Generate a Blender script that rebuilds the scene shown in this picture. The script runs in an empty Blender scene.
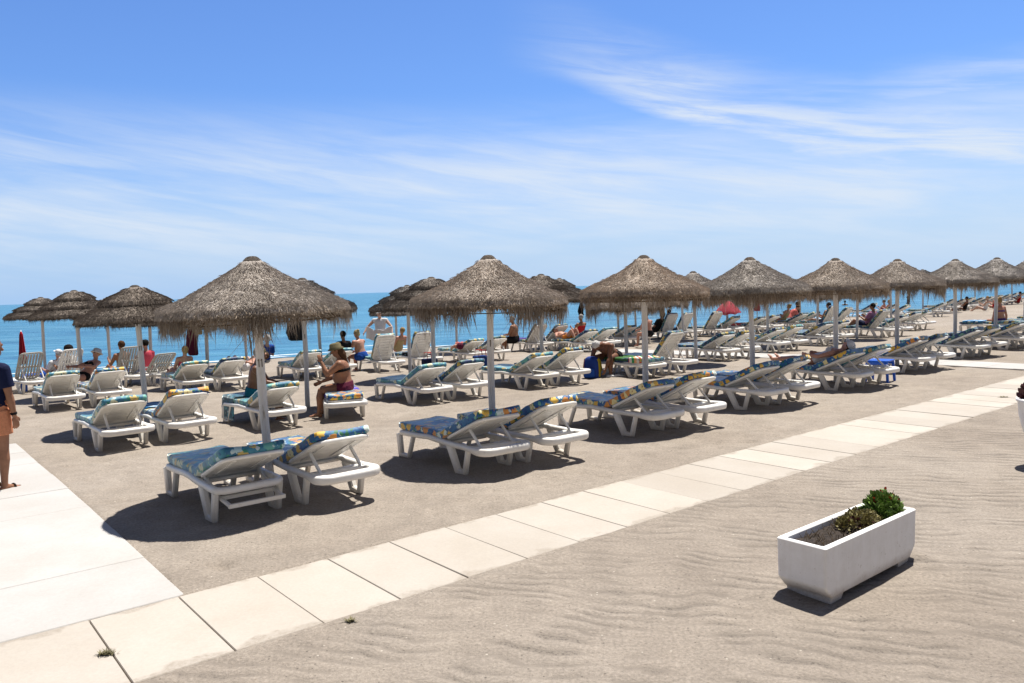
import bpy, bmesh, math, random
from mathutils import Vector, Matrix, noise
random.seed(7)
sc = bpy.context.scene
COL = sc.collection
V3 = Vector
R = math.radians

# ------------------------------------------------------------------ camera model
F_PX, HC = 784.0, 2.15
ROLL = math.atan(0.0328)
PITCH = math.atan((341.5 - 288.2) * math.cos(ROLL) / F_PX)
def ray(px, py):
    u, v = px - 512, -(py - 341.5)
    c, s = math.cos(ROLL), math.sin(ROLL)
    x, y = u*c + v*s, -u*s + v*c
    cp, sp = math.cos(PITCH), math.sin(PITCH)
    return V3((x, F_PX*cp + y*sp, -F_PX*sp + y*cp))
# beach frame: E1 along the shore path, E2 towards the sea
E1 = V3((math.cos(R(39)), math.sin(R(39)), 0)); E2 = V3((-E1.y, E1.x, 0))
O0 = V3((-2.47, 5.53, 0))
SEA_Z = -0.30
SHORE = [(-220, -70), (-60, 2), (-13.2, 29.3), (6, 40), (25.8, 52), (43, 68), (75, 104), (160, 215), (400, 560)]
def shore_y(x):
    if x <= SHORE[0][0]: return SHORE[0][1] + (x - SHORE[0][0])*0.5
    for (a, b), (c, d) in zip(SHORE, SHORE[1:]):
        if x <= c: return b + (d - b)*(x - a)/(c - a)
    return SHORE[-1][1] + (x - SHORE[-1][0])*1.4
def gz(x, y):
    """height of the bare beach (smooth)"""
    y0 = O0.y + (4 + E1.y*(x - O0.x))/E1.x
    ys = shore_y(x)
    if y <= y0 or ys <= y0 + 1: 
        return 0.0 if ys > y0 + 1 or y < ys else SEA_Z - 0.05*min(40, y - ys)
    t = (y - y0)/(ys - y0)
    if t < 1: return SEA_Z*t
    return SEA_Z - 0.05*min(40, y - ys)
def at(px, py, dz=0.0):
    """point of the beach seen at a pixel of the photograph"""
    r = ray(px, py); z = 0.0; p = None
    for _ in range(25):
        t = (z + dz - HC)/r.z
        p = V3((0, 0, HC)) + r*t
        z = 0.5*z + 0.5*gz(p.x, p.y)
    p.z = gz(p.x, p.y)
    return p

# ------------------------------------------------------------------ materials
def new_mat(name):
    m = bpy.data.materials.new(name); m.use_nodes = True
    nt = m.node_tree; b = nt.nodes['Principled BSDF']
    return m, nt, b
def N(nt, t, **k):
    n = nt.nodes.new(t)
    for a, v in k.items():
        if a.startswith('i_'):
            n.inputs[a[2:].replace('_', ' ')].default_value = v
        else: setattr(n, a, v)
    return n
def ramp(nt, stops, fac=None, interp='LINEAR'):
    r = nt.nodes.new('ShaderNodeValToRGB'); cr = r.color_ramp; cr.interpolation = interp
    while len(cr.elements) < len(stops): cr.elements.new(0.5)
    for e, (p, c) in zip(cr.elements, stops):
        e.position = p; e.color = (c[0], c[1], c[2], 1) if hasattr(c, '__len__') else (c, c, c, 1)
    if fac is not None: nt.links.new(fac, r.inputs[0])
    return r
def mixc(nt, fac, a, b, mode='MIX'):
    m = nt.nodes.new('ShaderNodeMix'); m.data_type = 'RGBA'; m.blend_type = mode
    for sock, v in ((m.inputs[0], fac), (m.inputs[6], a), (m.inputs[7], b)):
        if hasattr(v, 'is_output'): nt.links.new(v, sock)
        elif isinstance(v, (tuple, list)): sock.default_value = (v[0], v[1], v[2], 1)
        else: sock.default_value = v
    return m.outputs[2]
def math_(nt, op, a, b=None, clamp=False):
    m = nt.nodes.new('ShaderNodeMath'); m.operation = op; m.use_clamp = clamp
    for i, v in enumerate((a, b)):
        if v is None: continue
        if hasattr(v, 'is_output'): nt.links.new(v, m.inputs[i])
        else: m.inputs[i].default_value = v
    return m.outputs[0]
def noise_n(nt, vec, scale, detail=4, rough=0.55, dist=0.0):
    n = nt.nodes.new('ShaderNodeTexNoise')
    n.inputs['Scale'].default_value = scale; n.inputs['Detail'].default_value = detail
    n.inputs['Roughness'].default_value = rough; n.inputs['Distortion'].default_value = dist
    if vec is not None: nt.links.new(vec, n.inputs['Vector'])
    return n
def bump(nt, b, height, strength=0.3, dist=0.02, prev=None):
    n = nt.nodes.new('ShaderNodeBump'); n.inputs['Strength'].default_value = strength
    n.inputs['Distance'].default_value = dist
    nt.links.new(height, n.inputs['Height'])
    if prev is not None: nt.links.new(prev, n.inputs['Normal'])
    nt.links.new(n.outputs[0], b.inputs['Normal'])
    return n.outputs[0]
def obj_vec(nt, rnd=True):
    tc = nt.nodes.new('ShaderNodeTexCoord')
    if not rnd: return tc.outputs['Object']
    oi = nt.nodes.new('ShaderNodeObjectInfo')
    m = nt.nodes.new('ShaderNodeVectorMath'); m.operation = 'MULTIPLY_ADD'
    cx = nt.nodes.new('ShaderNodeCombineXYZ')
    for i in range(3): nt.links.new(oi.outputs['Random'], cx.inputs[i])
    nt.links.new(cx.outputs[0], m.inputs[0]); m.inputs[1].default_value = (37.0, 91.0, 53.0)
    nt.links.new(tc.outputs['Object'], m.inputs[2])
    return m.outputs[0]
def simple(name, col, rough=0.6, var=0.12, scale=18, bumps=0.0, spec=0.4):
    m, nt, b = new_mat(name)
    v = obj_vec(nt); n = noise_n(nt, v, scale, 4)
    if name.endswith(('_skin', '_cloth')): col = tuple(c*0.8 for c in col)
    d = tuple(c*(1 - var) for c in col); l = tuple(min(1, c*(1 + var)) for c in col)
    r = ramp(nt, [(0.3, d), (0.7, l)], n.outputs[0])
    nt.links.new(r.outputs[0], b.inputs['Base Color'])
    b.inputs['Roughness'].default_value = rough; b.inputs['Specular IOR Level'].default_value = spec
    if bumps: bump(nt, b, n.outputs[0], bumps, 0.01)
    return m

def mat_sand():
    m, nt, b = new_mat('beach_sand')
    tc = N(nt, 'ShaderNodeTexCoord'); P = tc.outputs['Object']
    big = noise_n(nt, P, 0.35, 5, 0.6, 0.4); mid = noise_n(nt, P, 2.6, 6, 0.65); fine = noise_n(nt, P, 42, 5, 0.75)
    gr = noise_n(nt, P, 240, 2, 0.6)
    base = ramp(nt, [(0.3, (0.272, 0.232, 0.192)), (0.5, (0.31, 0.268, 0.224)), (0.72, (0.342, 0.30, 0.255))], big.outputs[0])
    c1 = mixc(nt, 0.4, base.outputs[0], ramp(nt, [(0.3, 0.62), (0.72, 1.25)], mid.outputs[0]).outputs[0], 'MULTIPLY')
    c2 = mixc(nt, 0.65, c1, ramp(nt, [(0.3, 0.5), (0.7, 1.45)], fine.outputs[0]).outputs[0], 'MULTIPLY')
    # dark and pale grit
    vo = N(nt, 'ShaderNodeTexVoronoi'); vo.inputs['Scale'].default_value = 24; nt.links.new(P, vo.inputs['Vector'])
    grit = ramp(nt, [(0.0, 0.9), (0.13, 0.75), (0.19, 0.0)], vo.outputs['Distance'])
    sep = N(nt, 'ShaderNodeSeparateColor'); nt.links.new(vo.outputs['Color'], sep.inputs[0])
    keep = math_(nt, 'GREATER_THAN', sep.outputs[0], 0.72)
    gcol = ramp(nt, [(0.0, (0.10, 0.085, 0.07)), (0.5, (0.22, 0.18, 0.14)), (0.85, (0.6, 0.55, 0.47))], sep.outputs[1], 'CONSTANT')
    c3 = mixc(nt, math_(nt, 'MULTIPLY', grit.outputs[0], keep), c2, gcol.outputs[0])
    b.inputs['Roughness'].default_value = 0.95; b.inputs['Specular IOR Level'].default_value = 0.15
    # raked ripples: waves bent by noise, strongest landward of the path
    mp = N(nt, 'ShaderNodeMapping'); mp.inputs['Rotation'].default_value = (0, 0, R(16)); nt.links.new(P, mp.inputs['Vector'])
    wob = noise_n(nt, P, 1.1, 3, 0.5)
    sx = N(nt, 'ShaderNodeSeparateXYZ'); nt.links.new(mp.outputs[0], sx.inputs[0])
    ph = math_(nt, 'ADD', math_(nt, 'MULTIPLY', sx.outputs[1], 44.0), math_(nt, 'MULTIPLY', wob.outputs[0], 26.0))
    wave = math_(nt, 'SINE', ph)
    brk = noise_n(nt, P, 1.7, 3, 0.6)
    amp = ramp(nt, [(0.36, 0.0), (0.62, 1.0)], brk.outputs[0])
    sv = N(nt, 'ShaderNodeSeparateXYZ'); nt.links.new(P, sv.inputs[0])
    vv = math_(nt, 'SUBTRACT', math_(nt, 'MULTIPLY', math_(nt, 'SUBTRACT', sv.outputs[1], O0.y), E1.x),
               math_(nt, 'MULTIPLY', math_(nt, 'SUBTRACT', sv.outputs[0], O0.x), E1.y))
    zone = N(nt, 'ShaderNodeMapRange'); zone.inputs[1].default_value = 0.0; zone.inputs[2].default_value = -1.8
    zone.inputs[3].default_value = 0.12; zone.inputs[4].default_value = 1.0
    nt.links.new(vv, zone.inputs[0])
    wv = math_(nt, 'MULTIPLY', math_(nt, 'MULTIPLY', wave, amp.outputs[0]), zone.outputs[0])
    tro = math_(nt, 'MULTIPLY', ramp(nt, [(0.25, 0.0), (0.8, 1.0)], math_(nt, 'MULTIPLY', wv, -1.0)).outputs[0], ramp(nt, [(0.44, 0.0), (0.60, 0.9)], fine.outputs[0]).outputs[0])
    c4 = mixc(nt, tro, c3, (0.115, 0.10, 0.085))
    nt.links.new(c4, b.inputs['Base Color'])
    h = math_(nt, 'ADD', math_(nt, 'MULTIPLY', wv, 0.48), math_(nt, 'MULTIPLY', mid.outputs[0], 1.7))
    n1 = bump(nt, b, h, 0.75, 0.02)
    h2 = math_(nt, 'ADD', math_(nt, 'MULTIPLY', fine.outputs[0], 0.7), math_(nt, 'MULTIPLY', gr.outputs[0], 0.3))
    bump(nt, b, h2, 0.8, 0.018, n1)
    return m
def mat_slab(name, c, var):
    m, nt, b = new_mat(name)
    tc = N(nt, 'ShaderNodeTexCoord'); P = tc.outputs['Object']
    at_ = N(nt, 'ShaderNodeAttribute'); at_.attribute_name = 'tone'
    big = noise_n(nt, P, 0.9, 5, 0.6); fine = noise_n(nt, P, 45, 4, 0.7); st = noise_n(nt, P, 5.5, 6, 0.7, 0.6)
    tone = ramp(nt, [(0.0, tuple(x*(1 - var) for x in c)), (1.0, tuple(min(1, x*(1 + var*0.5)) for x in c))], at_.outputs['Fac'])
    c1 = mixc(nt, 0.22, tone.outputs[0], ramp(nt, [(0.35, (0.66, 0.56, 0.44)), (0.65, (1.1, 1.1, 1.1))], big.outputs[0]).outputs[0], 'MULTIPLY')
    c2 = mixc(nt, 0.35, c1, ramp(nt, [(0.3, 0.8), (0.7, 1.12)], fine.outputs[0]).outputs[0], 'MULTIPLY')
    c3 = mixc(nt, ramp(nt, [(0.66, 0.0), (0.76, 0.4)], st.outputs[0]).outputs[0], c2, (0.42, 0.35, 0.27))
    # sand blown over the slabs near the path's edges
    sv = N(nt, 'ShaderNodeSeparateXYZ'); nt.links.new(P, sv.inputs[0])
    vv = math_(nt, 'SUBTRACT', math_(nt, 'MULTIPLY', math_(nt, 'SUBTRACT', sv.outputs[1], O0.y), E1.x),
               math_(nt, 'MULTIPLY', math_(nt, 'SUBTRACT', sv.outputs[0], O0.x), E1.y))
    if name == 'path_concrete':
        dd = math_(nt, 'MINIMUM', math_(nt, 'MULTIPLY', vv, -1.0), math_(nt, 'ADD', vv, 1.17))
        dn = noise_n(nt, P, 3.2, 5, 0.65)
        dm = math_(nt, 'SUBTRACT', math_(nt, 'MULTIPLY', math_(nt, 'SUBTRACT', dn.outputs[0], 0.38), 0.50), dd)
        c3 = mixc(nt, math_(nt, 'MULTIPLY', math_(nt, 'MULTIPLY', dm, 22.0, True), ramp(nt, [(0.35, 0.25), (0.65, 0.95)], fine.outputs[0]).outputs[0]), c3, (0.30, 0.26, 0.215))
    nt.links.new(c3, b.inputs['Base Color'])
    b.inputs['Roughness'].default_value = 0.85; b.inputs['Specular IOR Level'].default_value = 0.25
    bump(nt, b, fine.outputs[0], 0.25, 0.004)
    return m
def mat_sea():
    m, nt, b = new_mat('sea_water')
    tc = N(nt, 'ShaderNodeTexCoord'); P = tc.outputs['Object']
    mp = N(nt, 'ShaderNodeMapping'); mp.inputs['Rotation'].default_value = (0, 0, R(-28)); mp.inputs['Scale'].default_value = (0.35, 1.0, 1.0)
    nt.links.new(P, mp.inputs['Vector'])
    n1 = noise_n(nt, mp.outputs[0], 0.5, 6, 0.62, 0.5); n2 = noise_n(nt, mp.outputs[0], 2.6, 4, 0.6); n3 = noise_n(nt, mp.outputs[0], 0.035, 4, 0.6)
    col = ramp(nt, [(0.30, (0.026, 0.108, 0.215)), (0.5, (0.046, 0.185, 0.305)), (0.72, (0.12, 0.285, 0.40))], n1.outputs[0])
    col2 = mixc(nt, 0.5, col.outputs[0], ramp(nt, [(0.35, 0.7), (0.65, 1.2)], n3.outputs[0]).outputs[0], 'MULTIPLY')
    # thin broken foam where the water meets the sand and a few small crests
    crest = ramp(nt, [(0.70, 0.0), (0.78, 0.5)], n2.outputs[0])
    col3 = mixc(nt, crest.outputs[0], col2, (0.45, 0.62, 0.68))
    nt.links.new(col3, b.inputs['Base Color'])
    b.inputs['Roughness'].default_value = 0.3; b.inputs['IOR'].default_value = 1.33
    b.inputs['Specular IOR Level'].default_value = 0.13
    h = math_(nt, 'ADD', n1.outputs[0], math_(nt, 'MULTIPLY', n2.outputs[0], 0.3))
    bump(nt, b, h, 1.0, 0.6)
    return m
def mat_thatch(name, dark, light):
    m, nt, b = new_mat(name)
    v = obj_vec(nt)
    mp = N(nt, 'ShaderNodeMapping'); mp.inputs['Scale'].default_value = (1, 1, 0.6); nt.links.new(v, mp.inputs['Vector'])
    n1 = noise_n(nt, mp.outputs[0], 60, 4, 0.7); n2 = noise_n(nt, mp.outputs[0], 3.2, 4, 0.6)
    a = N(nt, 'ShaderNodeAttribute'); a.attribute_name = 'tone'
    r = ramp(nt, [(0.0, dark), (0.55, tuple((x + y)/2 for x, y in zip(dark, light))), (1.0, light)], a.outputs['Fac'])
    c1 = mixc(nt, 0.4, r.outputs[0], ramp(nt, [(0.32, 0.75), (0.7, 1.25)], n1.outputs[0]).outputs[0], 'MULTIPLY')
    c2 = mixc(nt, 0.5, c1, ramp(nt, [(0.33, 0.7), (0.7, 1.2)], n2.outputs[0]).outputs[0], 'MULTIPLY')
    oi = N(nt, 'ShaderNodeObjectInfo')
    c3 = mixc(nt, 0.8, c2, ramp(nt, [(0.0, (0.9, 0.92, 0.95)), (0.5, (1.0, 1.0, 1.0)), (1.0, (1.12, 1.02, 0.92))], oi.outputs['Random']).outputs[0], 'MULTIPLY')
    nt.links.new(c3, b.inputs['Base Color'])
    b.inputs['Roughness'].default_value = 0.9; b.inputs['Specular IOR Level'].default_value = 0.12
    bump(nt, b, n1.outputs[0], 0.5, 0.015)
    if 'fringe' in name:                                  # thin straws let some sunlight through
        tr = N(nt, 'ShaderNodeBsdfTranslucent'); nt.links.new(c3, tr.inputs['Color'])
        mx = N(nt, 'ShaderNodeMixShader'); mx.inputs[0].default_value = 0.45
        nt.links.new(b.outputs[0], mx.inputs[1]); nt.links.new(tr.outputs[0], mx.inputs[2])
        nt.links.new(mx.outputs[0], nt.nodes['Material Output'].inputs['Surface'])
    return m
def mat_floral(name, ground, ground2, petals, leaf, rough=0.6):
    m, nt, b = new_mat(name)
    v = obj_vec(nt)
    wn = noise_n(nt, v, 7, 3, 0.6)
    wv = N(nt, 'ShaderNodeVectorMath', operation='MULTIPLY_ADD'); nt.links.new(wn.outputs['Color'], wv.inputs[0])
    wv.inputs[1].default_value = (0.09, 0.09, 0.09); nt.links.new(v, wv.inputs[2])
    g = noise_n(nt, v, 6, 5, 0.65)
    base = ramp(nt, [(0.35, ground), (0.55, ground2), (0.62, ground), (0.72, ground2)], g.outputs[0])
    vl = N(nt, 'ShaderNodeTexVoronoi'); vl.inputs['Scale'].default_value = 17; nt.links.new(wv.outputs[0], vl.inputs['Vector'])
    sl = N(nt, 'ShaderNodeSeparateColor'); nt.links.new(vl.outputs['Color'], sl.inputs[0])
    lm = math_(nt, 'MULTIPLY', math_(nt, 'LESS_THAN', vl.outputs['Distance'], 0.42), math_(nt, 'GREATER_THAN', sl.outputs[0], 0.25))
    lc = ramp(nt, [(0.0, leaf), (0.35, (0.02, 0.20, 0.28)), (0.6, (0.16, 0.40, 0.32)), (0.82, (0.50, 0.62, 0.62))], sl.outputs[1], 'CONSTANT')
    c1 = mixc(nt, lm, base.outputs[0], lc.outputs[0])
    vf = N(nt, 'ShaderNodeTexVoronoi'); vf.inputs['Scale'].default_value = 8.0; nt.links.new(wv.outputs[0], vf.inputs['Vector'])
    sf = N(nt, 'ShaderNodeSeparateColor'); nt.links.new(vf.outputs['Color'], sf.inputs[0])
    pet = noise_n(nt, v, 30, 3, 0.6)
    fd = math_(nt, 'ADD', vf.outputs['Distance'], math_(nt, 'MULTIPLY', pet.outputs[0], 0.75))
    fm = math_(nt, 'MULTIPLY', math_(nt, 'LESS_THAN', fd, 0.86), math_(nt, 'GREATER_THAN', sf.outputs[0], 0.12))
    fc = ramp(nt, [(0.0, petals[0]), (0.35, petals[1]), (0.65, petals[2]), (0.85, petals[3])], sf.outputs[1], 'CONSTANT')
    fc2 = mixc(nt, ramp(nt, [(0.40, 0.7), (0.52, 0.0)], fd).outputs[0], fc.outputs[0], (0.30, 0.08, 0.02))
    c2 = mixc(nt, fm, c1, fc2)
    nt.links.new(c2, b.inputs['Base Color'])
    b.inputs['Roughness'].default_value = rough; b.inputs['Specular IOR Level'].default_value = 0.5
    b.inputs['Sheen Weight'].default_value = 1.0; b.inputs['Sheen Roughness'].default_value = 0.35; b.inputs['Sheen Tint'].default_value = (0.85, 0.97, 1, 1)
    bump(nt, b, g.outputs[0], 0.25, 0.015)
    return m
def mat_plastic():
    m, nt, b = new_mat('white_plastic')
    v = obj_vec(nt)
    n = noise_n(nt, v, 4, 5, 0.6); f = noise_n(nt, v, 40, 3, 0.6)
    tc = N(nt, 'ShaderNodeTexCoord'); s = N(nt, 'ShaderNodeSeparateXYZ'); nt.links.new(tc.outputs['Object'], s.inputs[0])
    c = ramp(nt, [(0.3, (0.74, 0.72, 0.68)), (0.65, (0.84, 0.83, 0.80))], n.outputs[0])
    # brown tone on the legs, strongest at the ground and fading upwards
    st = math_(nt, 'SUBTRACT', math_(nt, 'ADD', 0.16, math_(nt, 'MULTIPLY', f.outputs[0], 0.12)), s.outputs[2])
    stm = math_(nt, 'MULTIPLY', math_(nt, 'MULTIPLY', st, 5.0), 0.55, True)
    c2 = mixc(nt, stm, c.outputs[0], (0.45, 0.37, 0.27))
    oi = N(nt, 'ShaderNodeObjectInfo'); g2 = noise_n(nt, v, 11, 6, 0.7)
    c2 = mixc(nt, 0.9, c2, ramp(nt, [(0.0, (0.88, 0.86, 0.82)), (0.5, (0.98, 0.975, 0.96)), (1.0, (1.0, 1.0, 1.0))], oi.outputs['Random']).outputs[0], 'MULTIPLY')
    c2 = mixc(nt, ramp(nt, [(0.58, 0.0), (0.75, 0.45)], g2.outputs[0]).outputs[0], c2, (0.42, 0.36, 0.28))
    nt.links.new(c2, b.inputs['Base Color'])
    b.inputs['Roughness'].default_value = 0.38; b.inputs['Specular IOR Level'].default_value = 0.45
    bump(nt, b, f.outputs[0], 0.06, 0.004)
    return m
def mat_stripe(name, cols, scale, axis=0, rough=0.85):
    m, nt, b = new_mat(name)
    tc = N(nt, 'ShaderNodeTexCoord'); s = N(nt, 'ShaderNodeSeparateXYZ'); nt.links.new(tc.outputs['Object'], s.inputs[0])
    fr = math_(nt, 'FRACT', math_(nt, 'MULTIPLY', s.outputs[axis], scale))
    n = len(cols)
    r = ramp(nt, [(i/n, c) for i, c in enumerate(cols)], fr, 'CONSTANT')
    nt.links.new(r.outputs[0], b.inputs['Base Color']); b.inputs['Roughness'].default_value = rough
    b.inputs['Specular IOR Level'].default_value = 0.1
    f = noise_n(nt, tc.outputs['Object'], 120, 2); bump(nt, b, f.outputs[0], 0.3, 0.004)
    return m

M = {}
M['sand'] = mat_sand()
M['slab'] = mat_slab('path_concrete', (0.455, 0.418, 0.37), 0.10)
M['slab_white'] = mat_slab('walkway_concrete', (0.455, 0.446, 0.432), 0.035)
M['joint'] = simple('joint_sand', (0.10, 0.085, 0.065), 0.95)
M['sea'] = mat_sea()
M['foam'] = simple('sea_foam', (0.75, 0.80, 0.82), 0.7, 0.15, 3)
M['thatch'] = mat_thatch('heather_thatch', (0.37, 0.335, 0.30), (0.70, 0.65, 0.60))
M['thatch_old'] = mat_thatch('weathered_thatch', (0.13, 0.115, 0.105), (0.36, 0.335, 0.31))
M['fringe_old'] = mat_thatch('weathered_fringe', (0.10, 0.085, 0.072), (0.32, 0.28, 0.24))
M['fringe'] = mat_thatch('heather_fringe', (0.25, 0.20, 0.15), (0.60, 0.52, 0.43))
M['cap'] = mat_thatch('heather_cap', (0.06, 0.048, 0.04), (0.20, 0.17, 0.14))
def mat_pole():
    m, nt, b = new_mat('painted_pole')
    v = obj_vec(nt)
    mp = N(nt, 'ShaderNodeMapping'); mp.inputs['Scale'].default_value = (9, 9, 1.1); nt.links.new(v, mp.inputs['Vector'])
    n = noise_n(nt, mp.outputs[0], 4, 5, 0.7)
    c = ramp(nt, [(0.28, (0.36, 0.31, 0.26)), (0.40, (0.68, 0.665, 0.64)), (0.7, (0.80, 0.79, 0.775))], n.outputs[0])
    nt.links.new(c.outputs[0], b.inputs['Base Color']); b.inputs['Roughness'].default_value = 0.65
    bump(nt, b, n.outputs[0], 0.4, 0.006)
    return m
M['pole'] = mat_pole()
M['plastic'] = mat_plastic()
M['oldplastic'] = simple('weathered_plastic', (0.40, 0.39, 0.36), 0.6, 0.15, 8)
PET = [(0.72, 0.44, 0.05), (0.66, 0.27, 0.05), (0.80, 0.70, 0.34), (0.62, 0.72, 0.66)]
M['floral'] = mat_floral('blue_floral_fabric', (0.010, 0.042, 0.20), (0.02, 0.15, 0.34), PET, (0.03, 0.17, 0.08))
M['floral_teal'] = mat_floral('teal_floral_fabric', (0.018, 0.10, 0.22), (0.06, 0.27, 0.36), [(0.62, 0.46, 0.14), (0.14, 0.42, 0.36), (0.60, 0.62, 0.42), (0.45, 0.62, 0.62)], (0.03, 0.22, 0.15))
M['floral_navy'] = mat_floral('navy_floral_fabric', (0.008, 0.022, 0.085), (0.012, 0.05, 0.15), [(0.50, 0.36, 0.06), (0.12, 0.25, 0.20), (0.40, 0.38, 0.20), (0.06, 0.2, 0.28)], (0.02, 0.12, 0.10))
def mat_planter():
    m, nt, b = new_mat('white_planter_plaster')
    tc = N(nt, 'ShaderNodeTexCoord'); P = tc.outputs['Object']; s = N(nt, 'ShaderNodeSeparateXYZ'); nt.links.new(P, s.inputs[0])
    mp = N(nt, 'ShaderNodeMapping'); mp.inputs['Scale'].default_value = (14, 14, 1.2); nt.links.new(P, mp.inputs['Vector'])
    stv = noise_n(nt, mp.outputs[0], 1.6, 4, 0.6); n = noise_n(nt, P, 9, 6, 0.65); f = noise_n(nt, P, 55, 4, 0.65)
    c = ramp(nt, [(0.3, (0.78, 0.77, 0.755)), (0.6, (0.85, 0.845, 0.84))], n.outputs[0])
    c1 = mixc(nt, 0.14, c.outputs[0], ramp(nt, [(0.38, (0.78, 0.74, 0.68)), (0.6, (1.02, 1.02, 1.02))], stv.outputs[0]).outputs[0], 'MULTIPLY')
    st = math_(nt, 'SUBTRACT', math_(nt, 'ADD', 0.055, math_(nt, 'MULTIPLY', n.outputs[0], 0.11)), s.outputs[2])
    c2 = mixc(nt, math_(nt, 'MULTIPLY', math_(nt, 'MULTIPLY', st, 16.0, True), math_(nt, 'ADD', 0.25, math_(nt, 'MULTIPLY', f.outputs[0], 0.7))), c1, (0.36, 0.29, 0.22))
    sp_ = noise_n(nt, P, 38, 2, 0.5)
    c3 = mixc(nt, ramp(nt, [(0.70, 0.0), (0.74, 0.5)], sp_.outputs[0]).outputs[0], c2, (0.45, 0.40, 0.34))
    nt.links.new(c3, b.inputs['Base Color']); b.inputs['Roughness'].default_value = 0.7
    bump(nt, b, f.outputs[0], 0.25, 0.004)
    return m
M['planter'] = mat_planter()
M['soil'] = simple('dark_soil', (0.035, 0.026, 0.02), 0.95, 0.5, 40, 0.8)
M['leaf'] = simple('green_leaves', (0.15, 0.24, 0.05), 0.45, 0.5, 30)
M['leaf_olive'] = simple('olive_leaves', (0.23, 0.20, 0.075), 0.6, 0.5, 30)
M['leaf_red'] = simple('dark_red_leaves', (0.07, 0.018, 0.022), 0.5, 0.4, 30)
M['flower'] = simple('red_petals', (0.62, 0.05, 0.03), 0.5, 0.2)
M['stalk'] = simple('brown_stalks', (0.10, 0.07, 0.04), 0.8)
SK = {'tan': simple('tanned_skin', (0.36, 0.17, 0.095), 0.5, 0.10, 25), 'pink': simple('sunburnt_skin', (0.58, 0.29, 0.20), 0.5, 0.10, 25),
      'fair': simple('fair_skin', (0.62, 0.38, 0.28), 0.5, 0.08, 25), 'dark': simple('deep_tanned_skin', (0.22, 0.095, 0.05), 0.45, 0.10, 25)}
def cloth(n, c, var=0.15): 
    M[n] = simple(n + '_cloth', c, 0.85, var, 60, 0.15, 0.15); return M[n]
for n, c in dict(navy=(0.012, 0.018, 0.06), peach=(0.72, 0.30, 0.16), black=(0.012, 0.012, 0.014), white=(0.75, 0.75, 0.76), red=(0.55, 0.02, 0.025),
                 bagblue=(0.015, 0.05, 0.20), coral=(0.75, 0.18, 0.16), lilac=(0.42, 0.20, 0.33), greyv=(0.36, 0.34, 0.40), purple=(0.10, 0.06, 0.24), blue=(0.02, 0.09, 0.42),
                 straw=(0.46, 0.36, 0.20), khaki=(0.20, 0.17, 0.09), teal=(0.01, 0.16, 0.24), green=(0.06, 0.16, 0.05), yellow=(0.55, 0.42, 0.03),
                 maroon=(0.13, 0.02, 0.05), hairdark=(0.014, 0.010, 0.008), hairgrey=(0.38, 0.36, 0.34), hairwhite=(0.7, 0.68, 0.66), hairblond=(0.38, 0.25, 0.11), hairbrown=(0.10, 0.05, 0.025),
                 pinkp=(0.62, 0.08, 0.12), sandal=(0.05, 0.03, 0.02), orange=(0.75, 0.25, 0.04)).items(): cloth(n, c)
M['eye'] = simple('eye_dark', (0.02, 0.015, 0.012), 0.2)
M['lips'] = simple('lips', (0.42, 0.13, 0.10), 0.5)
M['bluechair'] = simple('blue_plastic', (0.01, 0.10, 0.55), 0.4, 0.08)
M['towelteal'] = mat_floral('teal_palm_towel', (0.006, 0.03, 0.05), (0.01, 0.06, 0.09), [(0.01, 0.20, 0.28), (0.02, 0.14, 0.2), (0.02, 0.25, 0.33), (0.01, 0.1, 0.14)], (0.01, 0.12, 0.18), 0.9)
M['towelblue'] = mat_stripe('blue_white_towel', [(0.03, 0.20, 0.42), (0.5, 0.62, 0.7), (0.02, 0.12, 0.30)], 5, 1)
M['towelstripe'] = mat_stripe('striped_towel', [(0.7, 0.66, 0.6), (0.6, 0.10, 0.06), (0.7, 0.66, 0.6), (0.05, 0.3, 0.12), (0.75, 0.4, 0.2)], 4, 0)
M['towelpurple'] = mat_stripe('purple_towel', [(0.09, 0.05, 0.38), (0.35, 0.25, 0.6), (0.05, 0.06, 0.35)], 4, 1)
M['bagpack'] = mat_stripe('backpack_panels', [(0.02, 0.05, 0.24)]*3 + [(0.30, 0.02, 0.04)] + [(0.02, 0.05, 0.24)]*4, 2.6, 1, 0.7)
M['grass'] = simple('dry_weed', (0.17, 0.15, 0.075), 0.8, 0.4)

# ------------------------------------------------------------------ mesh helpers
def tag(o, label=None, cat=None, group=None, kind=None):
    if label: o['label'] = label
    if cat: o['category'] = cat
    if group: o['group'] = group
    if kind: o['kind'] = kind
    return o
def mesh_of(name, bm, mats, smooth=False):
    me = bpy.data.meshes.new(name); bm.to_mesh(me); bm.free()
    for m in (mats if isinstance(mats, (list, tuple)) else [mats]): me.materials.append(m)
    if smooth: me.polygons.foreach_set('use_smooth', [True]*len(me.polygons))
    return me
def link(name, me, parent=None, loc=None, rz=0.0):
    o = bpy.data.objects.new(name, me); COL.objects.link(o)
    if parent: o.parent = parent
    if loc is not None: o.location = loc
    if rz: o.rotation_euler = (0, 0, rz)
    return o
def empty(name, loc, rz=0.0):
    o = bpy.data.objects.new(name, None); COL.objects.link(o); o.location = loc; o.rotation_euler = (0, 0, rz)
    o.empty_display_size = 0.2
    return o
def box(bm, x0, x1, y0, y1, z0, z1, mi=0):
    vs = [bm.verts.new((x, y, z)) for z in (z0, z1) for x, y in ((x0, y0), (x1, y0), (x1, y1), (x0, y1))]
    for f in ((3, 2, 1, 0), (4, 5, 6, 7), (0, 1, 5, 4), (1, 2, 6, 5), (2, 3, 7, 6), (3, 0, 4, 7)):
        fc = bm.faces.new([vs[i] for i in f]); fc.material_index = mi
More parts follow.
